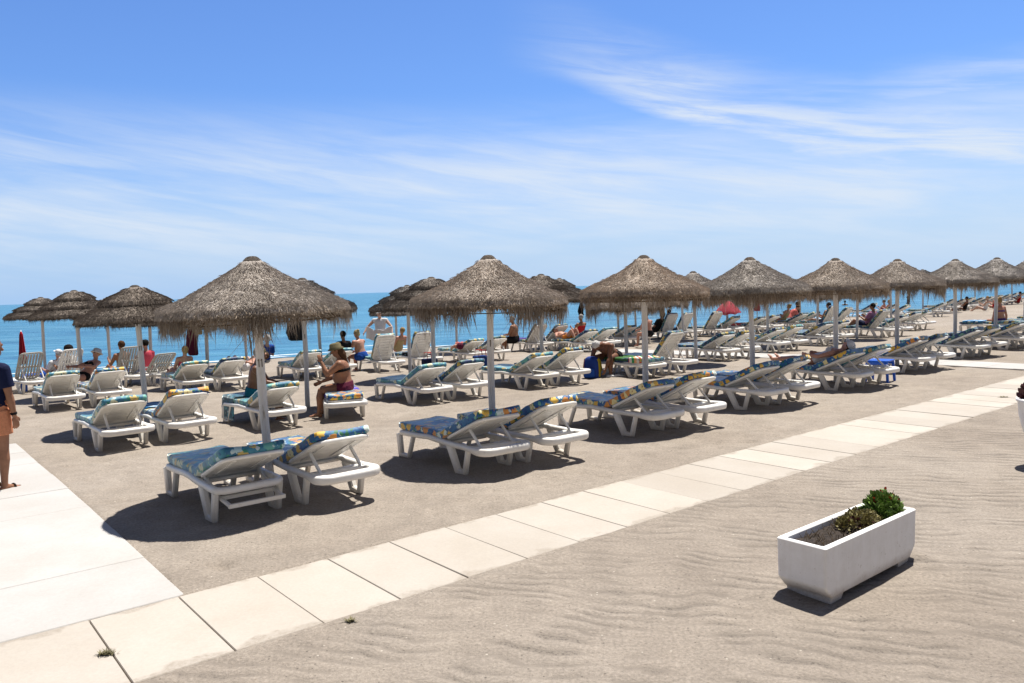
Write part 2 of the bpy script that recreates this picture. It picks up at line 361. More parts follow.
def loft(bm, rings, close_ends=True, loop=False, mi=0):
    rs = [[bm.verts.new(p) for p in r] for r in rings]
    n = len(rs[0]); pairs = list(zip(rs, rs[1:])) + ([(rs[-1], rs[0])] if loop else [])
    for a, b in pairs:
        for i in range(n):
            f = bm.faces.new((a[i], a[(i+1) % n], b[(i+1) % n], b[i])); f.material_index = mi
    if close_ends and not loop:
        bm.faces.new(rs[0][::-1]).material_index = mi; bm.faces.new(rs[-1]).material_index = mi
def rrect(w, h, r, k=2):
    """rounded rectangle outline (2D), width w, height h"""
    pts = []
    for cx, cy, a0 in ((w/2 - r, h/2 - r, 0), (-w/2 + r, h/2 - r, 90), (-w/2 + r, -h/2 + r, 180), (w/2 - r, -h/2 + r, 270)):
        for i in range(k + 1):
            a = R(a0 + 90*i/k); pts.append((cx + r*math.cos(a), cy + r*math.sin(a)))
    return pts
def sweep(bm, pts, sections, side, closed=False, mi=0):
    """sweep 2D sections (a along 'side' axis fn, b along normal) along pts; side(i,t) gives the first axis"""
    rings = []; n = len(pts)
    for i, p in enumerate(pts):
        if closed: t = (pts[(i+1) % n] - pts[i-1])
        else: t = pts[min(i+1, n-1)] - pts[max(i-1, 0)]
        t = t.normalized(); s = side(i, t).normalized(); u = t.cross(s).normalized()
        # mitre
        k = 1.0
        if (closed or 0 < i < n-1):
            t0 = (pts[i] - pts[i-1]).normalized(); t1 = (pts[(i+1) % n] - pts[i]).normalized()
            k = 1/max(0.5, math.sqrt(max(0.05, (1 + t0.dot(t1))/2)))
        sec = sections[i] if isinstance(sections[0][0], (list, tuple)) else sections
        rings.append([p + s*a + u*b*k for a, b in sec])
    loft(bm, rings, True, closed, mi)
def tube(bm, pts, r, n=8, mi=0):
    pts = [V3(p) for p in pts]; rs = r if isinstance(r, (list, tuple)) else [r]*len(pts)
    rings = []
    for i, p in enumerate(pts):
        t = (pts[min(i+1, len(pts)-1)] - pts[max(i-1, 0)]).normalized()
        a = t.cross(V3((0, 0, 1)) if abs(t.z) < 0.9 else V3((1, 0, 0))).normalized(); b = t.cross(a)
        rings.append([p + (a*math.cos(2*math.pi*k/n) + b*math.sin(2*math.pi*k/n))*rs[i] for k in range(n)])
    loft(bm, rings, True, False, mi)
def lathe(bm, prof, n=24, c=(0, 0), mi=0, caps=True):
    rings = [[V3((c[0] + r*math.cos(2*math.pi*k/n), c[1] + r*math.sin(2*math.pi*k/n), z)) for k in range(n)] for r, z in prof]
    loft(bm, rings, caps, False, mi)
def bevel(bm, w, seg=2):
    bmesh.ops.bevel(bm, geom=[e for e in bm.edges if e.is_manifold and e.calc_face_angle(0) > 0.5], offset=w, segments=seg, affect='EDGES', profile=0.6)
def children_of(o): return list(o.children)
def copy_tree(o, parent=None):
    c = o.copy(); COL.objects.link(c)
    if parent is not None: c.parent = parent
    for ch in list(o.children): copy_tree(ch, c)
    return c

# ------------------------------------------------------------------ setting: beach, path, walkways, sea
def uvp(u, v, z=0.0): p = O0 + E1*u + E2*v; return V3((p.x, p.y, z))
def uv_of(p): d = V3((p.x, p.y, 0)) - V3((O0.x, O0.y, 0)); return d.dot(E1), d.dot(E2)
W1 = (-1.75, 0.05); W2 = (17.9, 19.1); W3 = (12.75, 14.3)
def hard_zone(u, v, m=0.07):
    """distance-like mask: 1 on the slabs"""
    def inside(lo, hi, x): return max(0.0, min(1.0, (x - lo - 0.068)/m + 1))*max(0.0, min(1.0, (hi - 0.068 - x)/m + 1))
    a = inside(-1.17, 0.0, v)
    b = inside(W1[0], W1[1], u)*inside(0, 8.85, v)
    c = inside(W2[0], W2[1], u)*inside(0, 16, v)
    d = inside(W3[0], W3[1], u)*inside(-9, -1.1, v)
    return max(a, b, c, d)
MOUNDS = []
def sand_h(x, y):
    z = gz(x, y)
    h = 0.020*(noise.noise(V3((x*1.1, y*1.1, 3)))) + 0.011*noise.noise(V3((x*3.7, y*3.7, 7))) + 0.006*noise.noise(V3((x*8, y*8, 1)))
    u, v = uv_of(V3((x, y, 0)))
    k = hard_zone(u, v)
    dm = noise.noise(V3((x*4.3, y*4.3, 11))) + 0.35*noise.noise(V3((x*9.1, y*9.1, 5)))
    tr = 0.35 + 0.65*max(0.0, min(1.0, 0.5 + 1.6*noise.noise(V3((x*0.45, y*0.45, 21)))))
    if v > 0.15: h -= 0.075*tr*max(0.0, dm - 0.22); h += 0.03*tr*max(0.0, -dm - 0.25)
    if v < -1.3: h *= 0.55
    q = hard_zone(u, v, 0.45)
    h = h*(1 - 0.75*q) + 0.013*q
    for (mx, my, ma, mr) in MOUNDS:
        d2 = (x - mx)**2 + (y - my)**2
        if d2 < 9*mr*mr: h += ma*math.exp(-d2/(mr*mr))*(1 + 0.5*noise.noise(V3((x*6, y*6, 2))))
    return z + h*(1 - k) - 0.03*k
def axis_vals(lo, hi, near_lo, near_hi, fine, coarse):
    xs = []; x = near_lo
    while x <= near_hi: xs.append(x); x += fine
    step = fine; x = near_hi
    while x < hi: step = min(coarse, step*1.22); x += step; xs.append(min(x, hi))
    step = fine; x = near_lo; left = []
    while x > lo: step = min(coarse, step*1.22); x -= step; left.append(max(x, lo))
    return left[::-1] + xs
def build_beach():
    xs = axis_vals(-900, 900, -7, 9, 0.05, 60); ys = axis_vals(-60, 1200, 3.0, 15, 0.05, 60)
    verts = [(x, y, sand_h(x, y)) for y in ys for x in xs]
    nx = len(xs)
    faces = [(j*nx + i, j*nx + i + 1, (j+1)*nx + i + 1, (j+1)*nx + i) for j in range(len(ys)-1) for i in range(nx-1)]
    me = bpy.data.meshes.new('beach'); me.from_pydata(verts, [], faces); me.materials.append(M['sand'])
    me.polygons.foreach_set('use_smooth', [True]*len(me.polygons))
    tag(link('beach', me), kind='structure')
def tone_attr(me, vals):
    a = me.attributes.new('tone', 'FLOAT', 'FACE'); a.data.foreach_set('value', vals)
def slab_strip(name, cells, mat, top=0.008, gap=0.004):
    bm = bmesh.new(); tones = []
    for (u0, u1, v0, v1) in cells:
        dz = random.uniform(-0.003, 0.003); g = gap
        cs = [uvp(u0+g, v0+g), uvp(u1-g, v0+g), uvp(u1-g, v1-g), uvp(u0+g, v1-g)]
        zs = [gz(c.x, c.y) + top + dz + random.uniform(-0.002, 0.002) for c in cs]
        bb = [bm.verts.new((c.x, c.y, z - 0.06)) for c, z in zip(cs, zs)]
        ch = 0.006; cc = sum(cs, V3())/4
        mm = [bm.verts.new((c.x, c.y, z - ch)) for c, z in zip(cs, zs)]
        tt = [bm.verts.new((c.x + (cc.x - c.x)*ch*2, c.y + (cc.y - c.y)*ch*2, z)) for c, z in zip(cs, zs)]
        t = random.random()
        bm.faces.new(tt); tones.append(t)
        for a, b in ((bb, mm), (mm, tt)):
            for i in range(4): bm.faces.new((a[i], a[(i+1) % 4], b[(i+1) % 4], b[i])); tones.append(t)
    me = mesh_of(name, bm, mat); tone_attr(me, tones)
    return tag(link(name, me), kind='structure')
cells = []
u = -0.58*12
while u < 42: cells.append((u, u + 0.58, -1.17, 0.0)); u += 0.58
slab_strip('path', cells, M['slab'])
cells = []
v = 0.004
while v < 8.8: cells.append((W1[0], W1[1], v, min(v + 1.1, 8.85))); v += 1.1
slab_strip('walkway', cells, M["slab_white"], 0.011, 0.0016)
cells = []
v = 0.004
while v < 15: cells.append((W2[0], W2[1], v, v + 0.58)); v += 0.58
v = -1.174
while v > -8: cells.append((W3[0], W3[1], v - 0.58, v)); v -= 0.58
slab_strip('walkway', cells, M["slab_white"], 0.011, 0.0016)
def build_sea():
    bm = bmesh.new()
    xs = [SHORE[0][0]] + [x/2 for x in range(-110, 170)] + [s[0] for s in SHORE if s[0] > 85]
    far = 26000
    a = [bm.verts.new((x, shore_y(x) - 0.8 + 0.35*noise.noise(V3((x*0.35, 0, 0))), SEA_Z + 0.012)) for x in xs]
    b = [bm.verts.new((x*1.4 - 10, shore_y(x) + 60, SEA_Z + 0.012)) for x in xs]
    c = [bm.verts.new((x*60, max(far*0.25, shore_y(x)*60) if x < 100 else shore_y(x)*40, SEA_Z)) for x in xs]
    d = [bm.verts.new((x*140, far, SEA_Z)) for x in xs]
    for p, q in ((a, b), (b, c), (c, d)):
        for i in range(len(xs)-1):
            try: bm.faces.new((p[i], p[i+1], q[i+1], q[i]))
            except ValueError: pass
    bmesh.ops.recalc_face_normals(bm, faces=bm.faces)
    for f in bm.faces:
        if f.normal.z < 0: f.normal_flip()
    tag(link('sea', mesh_of('sea', bm, M['sea'])), kind='structure')
    bm = bmesh.new(); rnd = random.Random(4)
    for k in range(3):
        x = -60.0
        while x < 80:
            L = rnd.uniform(0.8, 4.5); pts = []
            off = (0.35, 1.6, 3.8)[k] + rnd.uniform(-0.25, 0.3)
            if rnd.random() < (0.85, 0.6, 0.35)[k]:
                m = 8; lo, hi = [], []
                for i in range(m + 1):
                    xx = x + L*i/m; w = (0.16, 0.10, 0.07)[k]*math.sin(math.pi*i/m)*rnd.uniform(0.4, 1.3)
                    yy = shore_y(xx) - 0.8 + off + 0.35*noise.noise(V3((xx*0.35, 0, 0))) + 0.12*noise.noise(V3((xx*1.7, k, 0)))
                    lo.append(bm.verts.new((xx, yy - w, SEA_Z + 0.02))); hi.append(bm.verts.new((xx, yy + w, SEA_Z + 0.03)))
                for i in range(m): bm.faces.new((lo[i], lo[i+1], hi[i+1], hi[i]))
            x += L + rnd.uniform(0.1, (0.5, 2.0, 5.0)[k])
    tag(link('shore_foam', mesh_of('shore_foam', bm, M['foam'])), kind='stuff')
build_sea()

# ------------------------------------------------------------------ thatched umbrella (local origin on the sand, pole upright)
def canopy_profile(tiers):
    """top outline r, z of the thatch from the knob to the eave"""
    if tiers == 1:
        return [(0.05, 2.585), (0.12, 2.545), (0.17, 2.49), (0.30, 2.40), (0.50, 2.285), (0.70, 2.185), (0.85, 2.115), (0.97, 2.06), (1.04, 2.025), (1.065, 1.96)]
    if tiers == 2:
        return [(0.05, 2.55), (0.16, 2.51), (0.30, 2.43), (0.48, 2.34), (0.60, 2.27), (0.63, 2.20), (0.61, 2.165), (0.76, 2.12), (0.95, 2.04), (1.05, 1.97), (1.08, 1.91)]
    return [(0.05, 2.52), (0.18, 2.485), (0.33, 2.41), (0.45, 2.34), (0.47, 2.28), (0.455, 2.255), (0.62, 2.20), (0.77, 2.13), (0.79, 2.07), (0.775, 2.045), (0.92, 2.0), (1.06, 1.93), (1.09, 1.87)]
def prof_at(prof, t):
    Ls = [math.hypot(b[0]-a[0], b[1]-a[1]) for a, b in zip(prof, prof[1:])]; s = t*sum(Ls)
    for (a, b), L in zip(zip(prof, prof[1:]), Ls):
        if s <= L: k = s/L; return (a[0]+(b[0]-a[0])*k, a[1]+(b[1]-a[1])*k), ((b[0]-a[0])/L, (b[1]-a[1])/L)
        s -= L
    a, b = prof[-2:]; L = Ls[-1]; return b, ((b[0]-a[0])/L, (b[1]-a[1])/L)
def make_canopy(tiers, seed, nblade, nfringe):
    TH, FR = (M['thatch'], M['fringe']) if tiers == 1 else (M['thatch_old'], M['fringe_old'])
    rnd = random.Random(seed); prof = canopy_profile(tiers); n = 56
    lump = lambda a, r, z: 0.018*noise.noise(V3((math.cos(a)*2.2, math.sin(a)*2.2, z*4 + seed))) + 0.012*noise.noise(V3((math.cos(a)*9, math.sin(a)*9, z*9 + seed)))
    bm = bmesh.new()
    outer = [(r, z) for r, z in prof]; under = [(prof[-1][0] - 0.035, prof[-1][1] - 0.045), (0.93, prof[-1][1] + 0.0), (0.55, prof[-1][1] + 0.20), (0.06, prof[-1][1] + 0.44)]
    rings = []
    for r, z in outer + under:
        rg = []
        for k in range(n):
            a = 2*math.pi*k/n; l = lump(a, r, z)*min(1, r*3)
            rg.append(V3(((r + l)*math.cos(a), (r + l)*math.sin(a), z + l)))
        rings.append(rg)
    loft(bm, rings)
    tones = [0.45 if f.calc_center_median().z > 0 else 0.2 for f in bm.faces]
    T = []; rim_faces = []
    def blade(vs, tone):
        bm.faces.new([bm.verts.new(p) for p in vs]); T.append(tone)
    bm.faces.ensure_lookup_table()
    n0 = len(bm.faces)
    for i in range(nblade):
        t = math.sqrt(rnd.uniform(0.004, 1.0)); a = rnd.uniform(0, 2*math.pi)
        (r, z), (dr, dz) = prof_at(prof, t)
        l = lump(a, r, z)*min(1, r*3); r += l; z += l
        ca, sa = math.cos(a), math.sin(a)
        rad = V3((ca, sa, 0)); tan = V3((-sa, ca, 0)); d = rad*dr + V3((0, 0, dz)); nn = (rad*(-dz) + V3((0, 0, dr)))
        d = (d + tan*rnd.gauss(0, 0.30) + nn*(rnd.uniform(-0.03, 0.05) if rnd.random() < 0.96 else rnd.uniform(0.1, 0.4))).normalized()
        L = rnd.uniform(0.045, 0.12)*(1.0 if t < 0.9 else 0.5); w = rnd.uniform(0.0014, 0.0030); side = d.cross(nn).normalized()
        p = rad*r + V3((0, 0, z)) + nn*rnd.uniform(-0.004, 0.012)
        m = p + d*L*0.6 + nn*0.006; e = p + d*L + nn*rnd.uniform(-0.012, 0.006)
        clump = 0.5 + 0.5*noise.noise(V3((ca*5, sa*5, z*7 + seed)))
        blade([p - side*w, p + side*w, m + side*w*0.8, e, m - side*w*0.8], max(0, min(1, rnd.gauss(0.48 + 0.16*clump, 0.13))))
    # blunt cut ends along the eave and along each tier's edge
    edges = [(prof[-1][0], prof[-1][1])]
    if tiers == 2: edges.append((0.63, 2.20))
    if tiers == 3: edges += [(0.47, 2.28), (0.79, 2.07)]
    for (er, ez) in edges:
        for i in range(int(2600*er)):
            a = rnd.uniform(0, 2*math.pi); rad = V3((math.cos(a), math.sin(a), 0)); tan = V3((-rad.y, rad.x, 0))
            p = rad*(er - rnd.uniform(0.02, 0.06)) + V3((0, 0, ez + rnd.uniform(-0.05, 0.05)))
            d = (rad*rnd.uniform(0.5, 1.1) + V3((0, 0, -rnd.uniform(0.35, 1.0))) + tan*rnd.gauss(0, 0.25)).normalized(); L = rnd.uniform(0.04, 0.085); w = rnd.uniform(0.004, 0.008)
            blade([p - tan*w, p + tan*w, p + d*L + tan*w*0.5, p + d*L - tan*w*0.5], max(0, min(1, rnd.gauss(0.42, 0.22))))
            rim_faces.append(len(tones) + len(T) - 1)
    me = mesh_of('canopy', bm, [TH, FR]); tone_attr(me, tones + T)
    for i in rim_faces: me.polygons[i].material_index = 1
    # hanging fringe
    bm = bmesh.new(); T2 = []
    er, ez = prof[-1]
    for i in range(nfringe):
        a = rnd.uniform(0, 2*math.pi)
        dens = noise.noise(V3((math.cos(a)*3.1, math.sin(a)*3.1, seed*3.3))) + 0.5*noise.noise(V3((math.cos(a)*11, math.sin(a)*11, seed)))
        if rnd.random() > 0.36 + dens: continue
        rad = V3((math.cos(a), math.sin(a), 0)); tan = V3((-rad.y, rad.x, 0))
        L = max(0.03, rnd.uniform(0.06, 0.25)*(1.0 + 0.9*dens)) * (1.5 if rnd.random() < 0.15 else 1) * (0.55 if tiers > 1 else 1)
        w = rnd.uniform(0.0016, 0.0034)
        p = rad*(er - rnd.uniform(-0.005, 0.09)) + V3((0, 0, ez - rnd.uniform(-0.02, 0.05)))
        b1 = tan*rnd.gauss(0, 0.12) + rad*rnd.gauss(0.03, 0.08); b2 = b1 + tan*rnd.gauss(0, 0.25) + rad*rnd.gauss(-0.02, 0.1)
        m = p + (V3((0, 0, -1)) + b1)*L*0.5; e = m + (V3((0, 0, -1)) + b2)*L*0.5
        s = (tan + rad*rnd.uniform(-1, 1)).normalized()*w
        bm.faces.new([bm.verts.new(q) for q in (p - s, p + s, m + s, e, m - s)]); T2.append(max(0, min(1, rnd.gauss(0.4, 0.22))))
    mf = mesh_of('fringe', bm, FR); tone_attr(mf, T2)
    # knob of bound straw on the top
    bm = bmesh.new(); T3 = []
    z0 = prof[0][1]
    lathe(bm, [(0.135, z0 - 0.105), (0.128, z0 - 0.065), (0.105, z0 - 0.022), (0.070, z0 + 0.012), (0.025, z0 + 0.028)], 20)
    T3 = [0.4]*len(bm.faces)
    for i in range(420):
        a = rnd.uniform(0, 2*math.pi); rad = V3((math.cos(a), math.sin(a), 0)); tan = V3((-rad.y, rad.x, 0))
        k = rnd.random(); p = rad*(0.025 + 0.105*k) + V3((0, 0, z0 + 0.027 - 0.10*k*k))
        d = (rad*0.8 + V3((0, 0, -0.35 - k)) + tan*rnd.gauss(0, 0.30) + V3((0, 0, 0.35*rnd.random()))).normalized(); L = rnd.uniform(0.02, 0.045)
        bm.faces.new([bm.verts.new(q) for q in (p - tan*0.006, p + tan*0.006, p + d*L)]); T3.append(rnd.random())
    mc = mesh_of('cap', bm, M['cap']); tone_attr(mc, T3)
    return me, mf, mc
CAN = {('a', 2): make_canopy(1, 23, 36000, 4800), ('a', 3): make_canopy(1, 37, 26000, 250), ('a', 0): make_canopy(1, 1, 42000, 7500), ('a', 1): make_canopy(1, 5, 40000, 6500), ('b', 0): make_canopy(2, 9, 20000, 1700), ('c', 0): make_canopy(3, 13, 20000, 800)}
def pole_mesh():
    bm = bmesh.new(); pts = []
    for i in range(9):
        z = -0.12 + 2.55*i/8; pts.append((0.004*math.sin(i*1.3), 0.004*math.cos(i*0.9), z))
    tube(bm, pts, [0.046 + 0.002*math.sin(i*2.1) for i in range(9)], 12)
    return mesh_of('pole', bm, M['pole'], True)
def ribs_mesh():
    bm = bmesh.new()
    tube(bm, [(0.95*math.cos(2*math.pi*k/24), 0.95*math.sin(2*math.pi*k/24), 1.93) for k in range(25)], 0.008, 6)
    lathe(bm, [(0.07, 2.12), (0.08, 2.14), (0.08, 2.22), (0.05, 2.24)], 14)
    for k in range(8):
        a = 2*math.pi*k/8
        tube(bm, [(0.05*math.cos(a), 0.05*math.sin(a), 2.20), (1.0*math.cos(a), 1.0*math.sin(a), 1.915)], 0.011, 6)
    return mesh_of('ribs', bm, M['stalk'])
POLE, RIBS = pole_mesh(), ribs_mesh()
UMB = {}
for key, (c, f, k) in CAN.items():
    UMB[key] = (c, f, k)
PLACED_U = []
def painted_mark(pole, text, p):
    """hand-painted strokes on the pole, on the side of the promenade"""
    bm = bmesh.new(); z0 = 1.38; H = 0.085
    rz = math.atan2(-p.y, -p.x)
    def stroke(a0, za, a1, zb, w=0.0045):
        q = []
        for a, z in ((a0, za), (a1, zb)):
            for s in (-1, 1):
                an = rz + (a + s*w)/0.047; q.append(V3((0.0505*math.cos(an), 0.0505*math.sin(an), z)))
        bm.faces.new([bm.verts.new(v) for v in (q[0], q[1], q[3], q[2])])
    n = len(text)
    for i, ch in enumerate(text):
        x = (i - (n - 1)/2)*0.030
        stroke(x, z0, x + 0.002, z0 + H); stroke(x - 0.010, z0 + H*0.80, x + 0.001, z0 + H, 0.003)
    o = link('painted_number', mesh_of('painted_number', bm, M['stalk']), None)
    o.parent = pole; o.rotation_euler = (0, 0, -pole.parent.rotation_euler.z)
def umbrella(px, py, var, label, group, apex_px=None, s=1.0, dz=0.0, mark=None, tilt=None):
    p = at(px, py)
    kx = UMB[var]
    root = empty('thatched_umbrella', p)
    tx, ty = (R(random.uniform(-1.2, 1.2)), R(random.uniform(-1.2, 1.2))) if tilt is None else (R(tilt[0]), R(tilt[1]))
    root.rotation_euler = (Matrix.Rotation(tx, 3, 'X') @ Matrix.Rotation(ty, 3, 'Y') @ Matrix.Rotation(random.uniform(0, 6.28), 3, 'Z')).to_euler()
    s *= random.uniform(0.97, 1.03); sq = random.uniform(0.97, 1.03)
    tag(root, label, 'umbrella', group)
    h = dz
    if apex_px:
        r = ray(px, apex_px); t = math.hypot(p.x, p.y)/math.hypot(r.x, r.y); z = HC + r.z*t
        top = (2.61 if var[0] == 'a' else 2.57 if var[0] == 'b' else 2.54)
        h = (z - p.z) - top*s
        h = max(-0.45, min(0.3, h))
    o = link('pole', POLE, root); o.scale = (1, 1, ((2.61 if var[0] == 'a' else 2.57 if var[0] == 'b' else 2.54)*s + h - 0.12)/2.43)
    if mark: painted_mark(o, mark, p)
    for nm, me in zip(('canopy', 'fringe', 'cap'), kx):
        o = link(nm, me, root, (0, 0, h)); o.scale = (s*sq, s/sq, s)
    o = link('ribs', RIBS, root, (0, 0, h - 0.07)); o.scale = (s, s, s)
    PLACED_U.append(root)
    return root

# ------------------------------------------------------------------ sun lounger (local x from foot to head, origin under the foot end)
SEC = rrect(0.06, 0.055, 0.02, 2)
def ysid(i, t): return V3((0, 1, 0))
def frame_mesh(xe=1.97):
    bm = bmesh.new(); pts = []; r = 0.11; w = 0.32
    def arc(cx, cy, a0):
        for i in range(5): a = R(a0 + 90*i/4); pts.append(V3((cx + r*math.cos(a), cy + r*math.sin(a), 0.325)))
    arc(xe - r, w - r, 0); arc(0.03 + r, w - r, 90); arc(0.03 + r, -w + r, 180); arc(xe - r, -w + r, 270)
    # extra points along the rails for the gentle arch
    full = []
    for i, p in enumerate(pts):
        q = pts[(i+1) % len(pts)]; full.append(p)
        if (q - p).length > 0.8:
            for k in range(1, 8): full.append(p.lerp(q, k/8))
    for p in full:
        x = p.x; p.z = 0.325 + 0.024*math.exp(-((x - 0.80)/0.25)**2) - 0.012*max(0, (x - 1.6)/0.4) - 0.02*max(0, (0.2 - x)/0.2)
    tk = xe > 1.9
    secs = [rrect(0.115 if tk and p.x > xe - 0.13 else 0.070, 0.088 if tk and p.x > xe - 0.13 else 0.066, 0.028, 3) for p in full]
    sweep(bm, full, secs, lambda i, t: V3((0, 0, 1)).cross(t), True)
    for x in (0.42, 1.11, 1.60): box(bm, x - 0.025, x + 0.025, -0.30, 0.30, 0.292, 0.33)
    return mesh_of('frame', bm, M['plastic'], True)
def seat_mesh():
    bm = bmesh.new(); x = 0.10
    while x < 1.05: box(bm, x, x + 0.082, -0.285, 0.285, 0.331, 0.352); x += 0.092
    return mesh_of('seat', bm, M['plastic'])
def leg_mesh(rear, s):
    bm = bmesh.new(); y = 0.318*s
    if rear: P = [(1.25, 0.312), (1.41, 0.026), (1.56, 0.026), (1.635, 0.30)]; ws = [0.105, 0.085, 0.060, 0.058]
    else: P = [(0.035, 0.30), (0.070, 0.024), (0.27, 0.024), (0.40, 0.312)]; ws = [0.090, 0.075, 0.046, 0.050]
    pts = [V3((x, y, z)) for x, z in P]
    sweep(bm, pts, [rrect(0.062, w, 0.014, 1) for w in ws], ysid)
    return mesh_of('leg', bm, M['plastic'], False)
def backrest_mesh(ang, mat='plastic', vertical=False):
    bm = bmesh.new(); c, s = math.cos(R(ang)), math.sin(R(ang)); L = 0.80
    def P(l, y, n): return V3((1.12 + c*l - s*n, y, 0.362 + s*l + c*n))
    r = 0.09; w = 0.29; pts = []
    for cx, cy, a0 in ((L - r, w - r, 0), (0.02 + r, w - r, 90), (0.02 + r, -w + r, 180), (L - r, -w + r, 270)):
        for i in range(4): a = R(a0 + 30*i); pts.append(P(cx + r*math.cos(a), cy + r*math.sin(a), 0.0))
    nrm = V3((-s, 0, c))
    sweep(bm, pts, rrect(0.055, 0.036, 0.012, 1), lambda i, t: nrm.cross(t), True)
    def cell(l0, l1, y0, y1, t=0.012):
        a = [P(l, y, -t) for l, y in ((l0, y0), (l1, y0), (l1, y1), (l0, y1))]; b = [P(l, y, t) for l, y in ((l0, y0), (l1, y0), (l1, y1), (l0, y1))]
        va = [bm.verts.new(p) for p in a]; vb = [bm.verts.new(p) for p in b]
        bm.faces.new(va[::-1]); bm.faces.new(vb)
        for i in range(4): bm.faces.new((va[i], va[(i+1) % 4], vb[(i+1) % 4], vb[i]))
    if vertical:
        for k in range(7): y = -0.25 + k*0.0755; cell(0.06, 0.76, y, y + 0.045)
        cell(0.36, 0.41, -0.28, 0.28, 0.014)
    else:
        l = 0.05
        while l < 0.75: cell(l, l + 0.082, -0.27, 0.27); l += 0.090
        for y in (-0.17, 0.17): cell(0.08, 0.72, y - 0.014, y + 0.014, 0.022)
    return mesh_of('backrest', bm, M[mat], False)
def bracket_mesh(ang, old=False):
    bm = bmesh.new(); c, s = math.cos(R(ang)), math.sin(R(ang))
    if old:
        for y in (-0.27, 0.27): sweep(bm, [V3((1.20, y, 0.375)), V3((1.55, y*0.98, 0.24)), V3((1.86, y*0.95, 0.205))], rrect(0.034, 0.034, 0.006, 1), ysid)
        box(bm, 1.845, 1.88, -0.275, 0.275, 0.186, 0.222); box(bm, 1.60, 1.635, -0.26, 0.26, 0.218, 0.252)
        return mesh_of('support_bracket', bm, M['plastic'])
    a = V3((1.12 + c*0.46 + s*0.02, 0, 0.362 + s*0.46 - c*0.02)); b = V3((min(1.80, 1.52 + 0.32*c - 0.1*s), 0, 0.335))
    for y in (-0.23, 0.23): sweep(bm, [a + V3((0, y, 0)), b + V3((0, y, 0))], rrect(0.03, 0.03, 0.006, 1), ysid)
    box(bm, b.x - 0.016, b.x + 0.016, -0.285, 0.285, b.z - 0.017, b.z + 0.015)
    return mesh_of('support_bracket', bm, M['plastic'])
def mattress_mesh(ang, mat, seed):
    bm = bmesh.new(); c, s = math.cos(R(ang)), math.sin(R(ang)); th = 0.095; rnd = random.Random(seed)
    path = []
    for i in range(12): path.append(V3((-0.01 + 1.07*i/11, 0, 0.358 + th/2)))
    hx, hz = 1.12 - s*(0.022 + th/2), 0.362 + c*(0.022 + th/2)
    for i in range(1, 9): l = 0.82*i/8; path.append(V3((hx + c*l + 0.0, 0, hz + s*l)))
    secs = []; n = len(path)
    for i in range(n):
        e = min(i, n-1-i); k = 1.0 if e > 0 else 0.93
        secs.append([(a*k, b*(k if e > 0 else 0.8)) for a, b in rrect(0.635, th, 0.022, 3)])
    sweep(bm, path, secs, ysid)
    # split long flat spans so the cushion can sag
    long_e = [e for e in bm.edges if abs(e.verts[0].co.y - e.verts[1].co.y) > 0.3]
    bmesh.ops.subdivide_edges(bm, edges=long_e, cuts=5, use_grid_fill=True)
    for v in bm.verts:
        q = v.co
        q.z += 0.015*noise.noise(V3((q.x*3 + seed, q.y*3, q.z))) + 0.008*noise.noise(V3((q.x*11 + seed, q.y*11, q.z)))
        q.y += 0.008*noise.noise(V3((q.x*4 + seed, 5, q.z*2)))
    return mesh_of('mattress', bm, M[mat], True)
LEGS = [leg_mesh(r, s) for r in (0, 1) for s in (-1, 1)]
FRAME, FRAME_OLD, SEAT = frame_mesh(), frame_mesh(1.72), seat_mesh()
_cache = {}
def cached(fn, *a):
    k = (fn.__name__,) + a
    if k not in _cache: _cache[k] = fn(*a)
    return _cache[k]
LOUNGERS = []
HEAD_ANG = math.atan2(-E2.y, -E2.x)
def lounger(vpx, label, group, side='near', ang=28, mat='floral', rot=0.0, world=None, old=False, vertical=False, plastic='plastic', mattress=True, du=0.0):
    """vpx: pixel where the near rear leg of the NEAR lounger of the pair meets the sand"""
    a = HEAD_ANG + R(rot)
    ax = V3((math.cos(a), math.sin(a), 0)); ey = V3((-ax.y, ax.x, 0))
    if world is None:
        Vp = at(*vpx)
        if side == 'far': Vp = Vp + E1*(0.90 + du) - E2*0.06
        p = Vp - ax*1.485 + ey*0.345
    else: p = V3(world)
    p.z = gz(p.x, p.y) - 0.004
    root = empty('sun_lounger', p, a); tag(root, label, 'sun lounger', group)
    link('frame', FRAME_OLD if old else FRAME, root); link('seat', SEAT, root)
    for l in LEGS: link('leg', l, root)
    link('backrest', cached(backrest_mesh, ang, plastic, vertical), root)
    if ang > 3: link('support_bracket', cached(bracket_mesh, ang, old), root)
    if mattress:
        link('mattress', cached(mattress_mesh, ang, mat, random.randint(0, 2)), root)
    LOUNGERS.append(root)
    return root
def on(L, x, y, z):
    a = L.rotation_euler.z; ax = V3((math.cos(a), math.sin(a), 0)); ey = V3((-ax.y, ax.x, 0))
    return L.location + ax*x + ey*y + V3((0, 0, z))
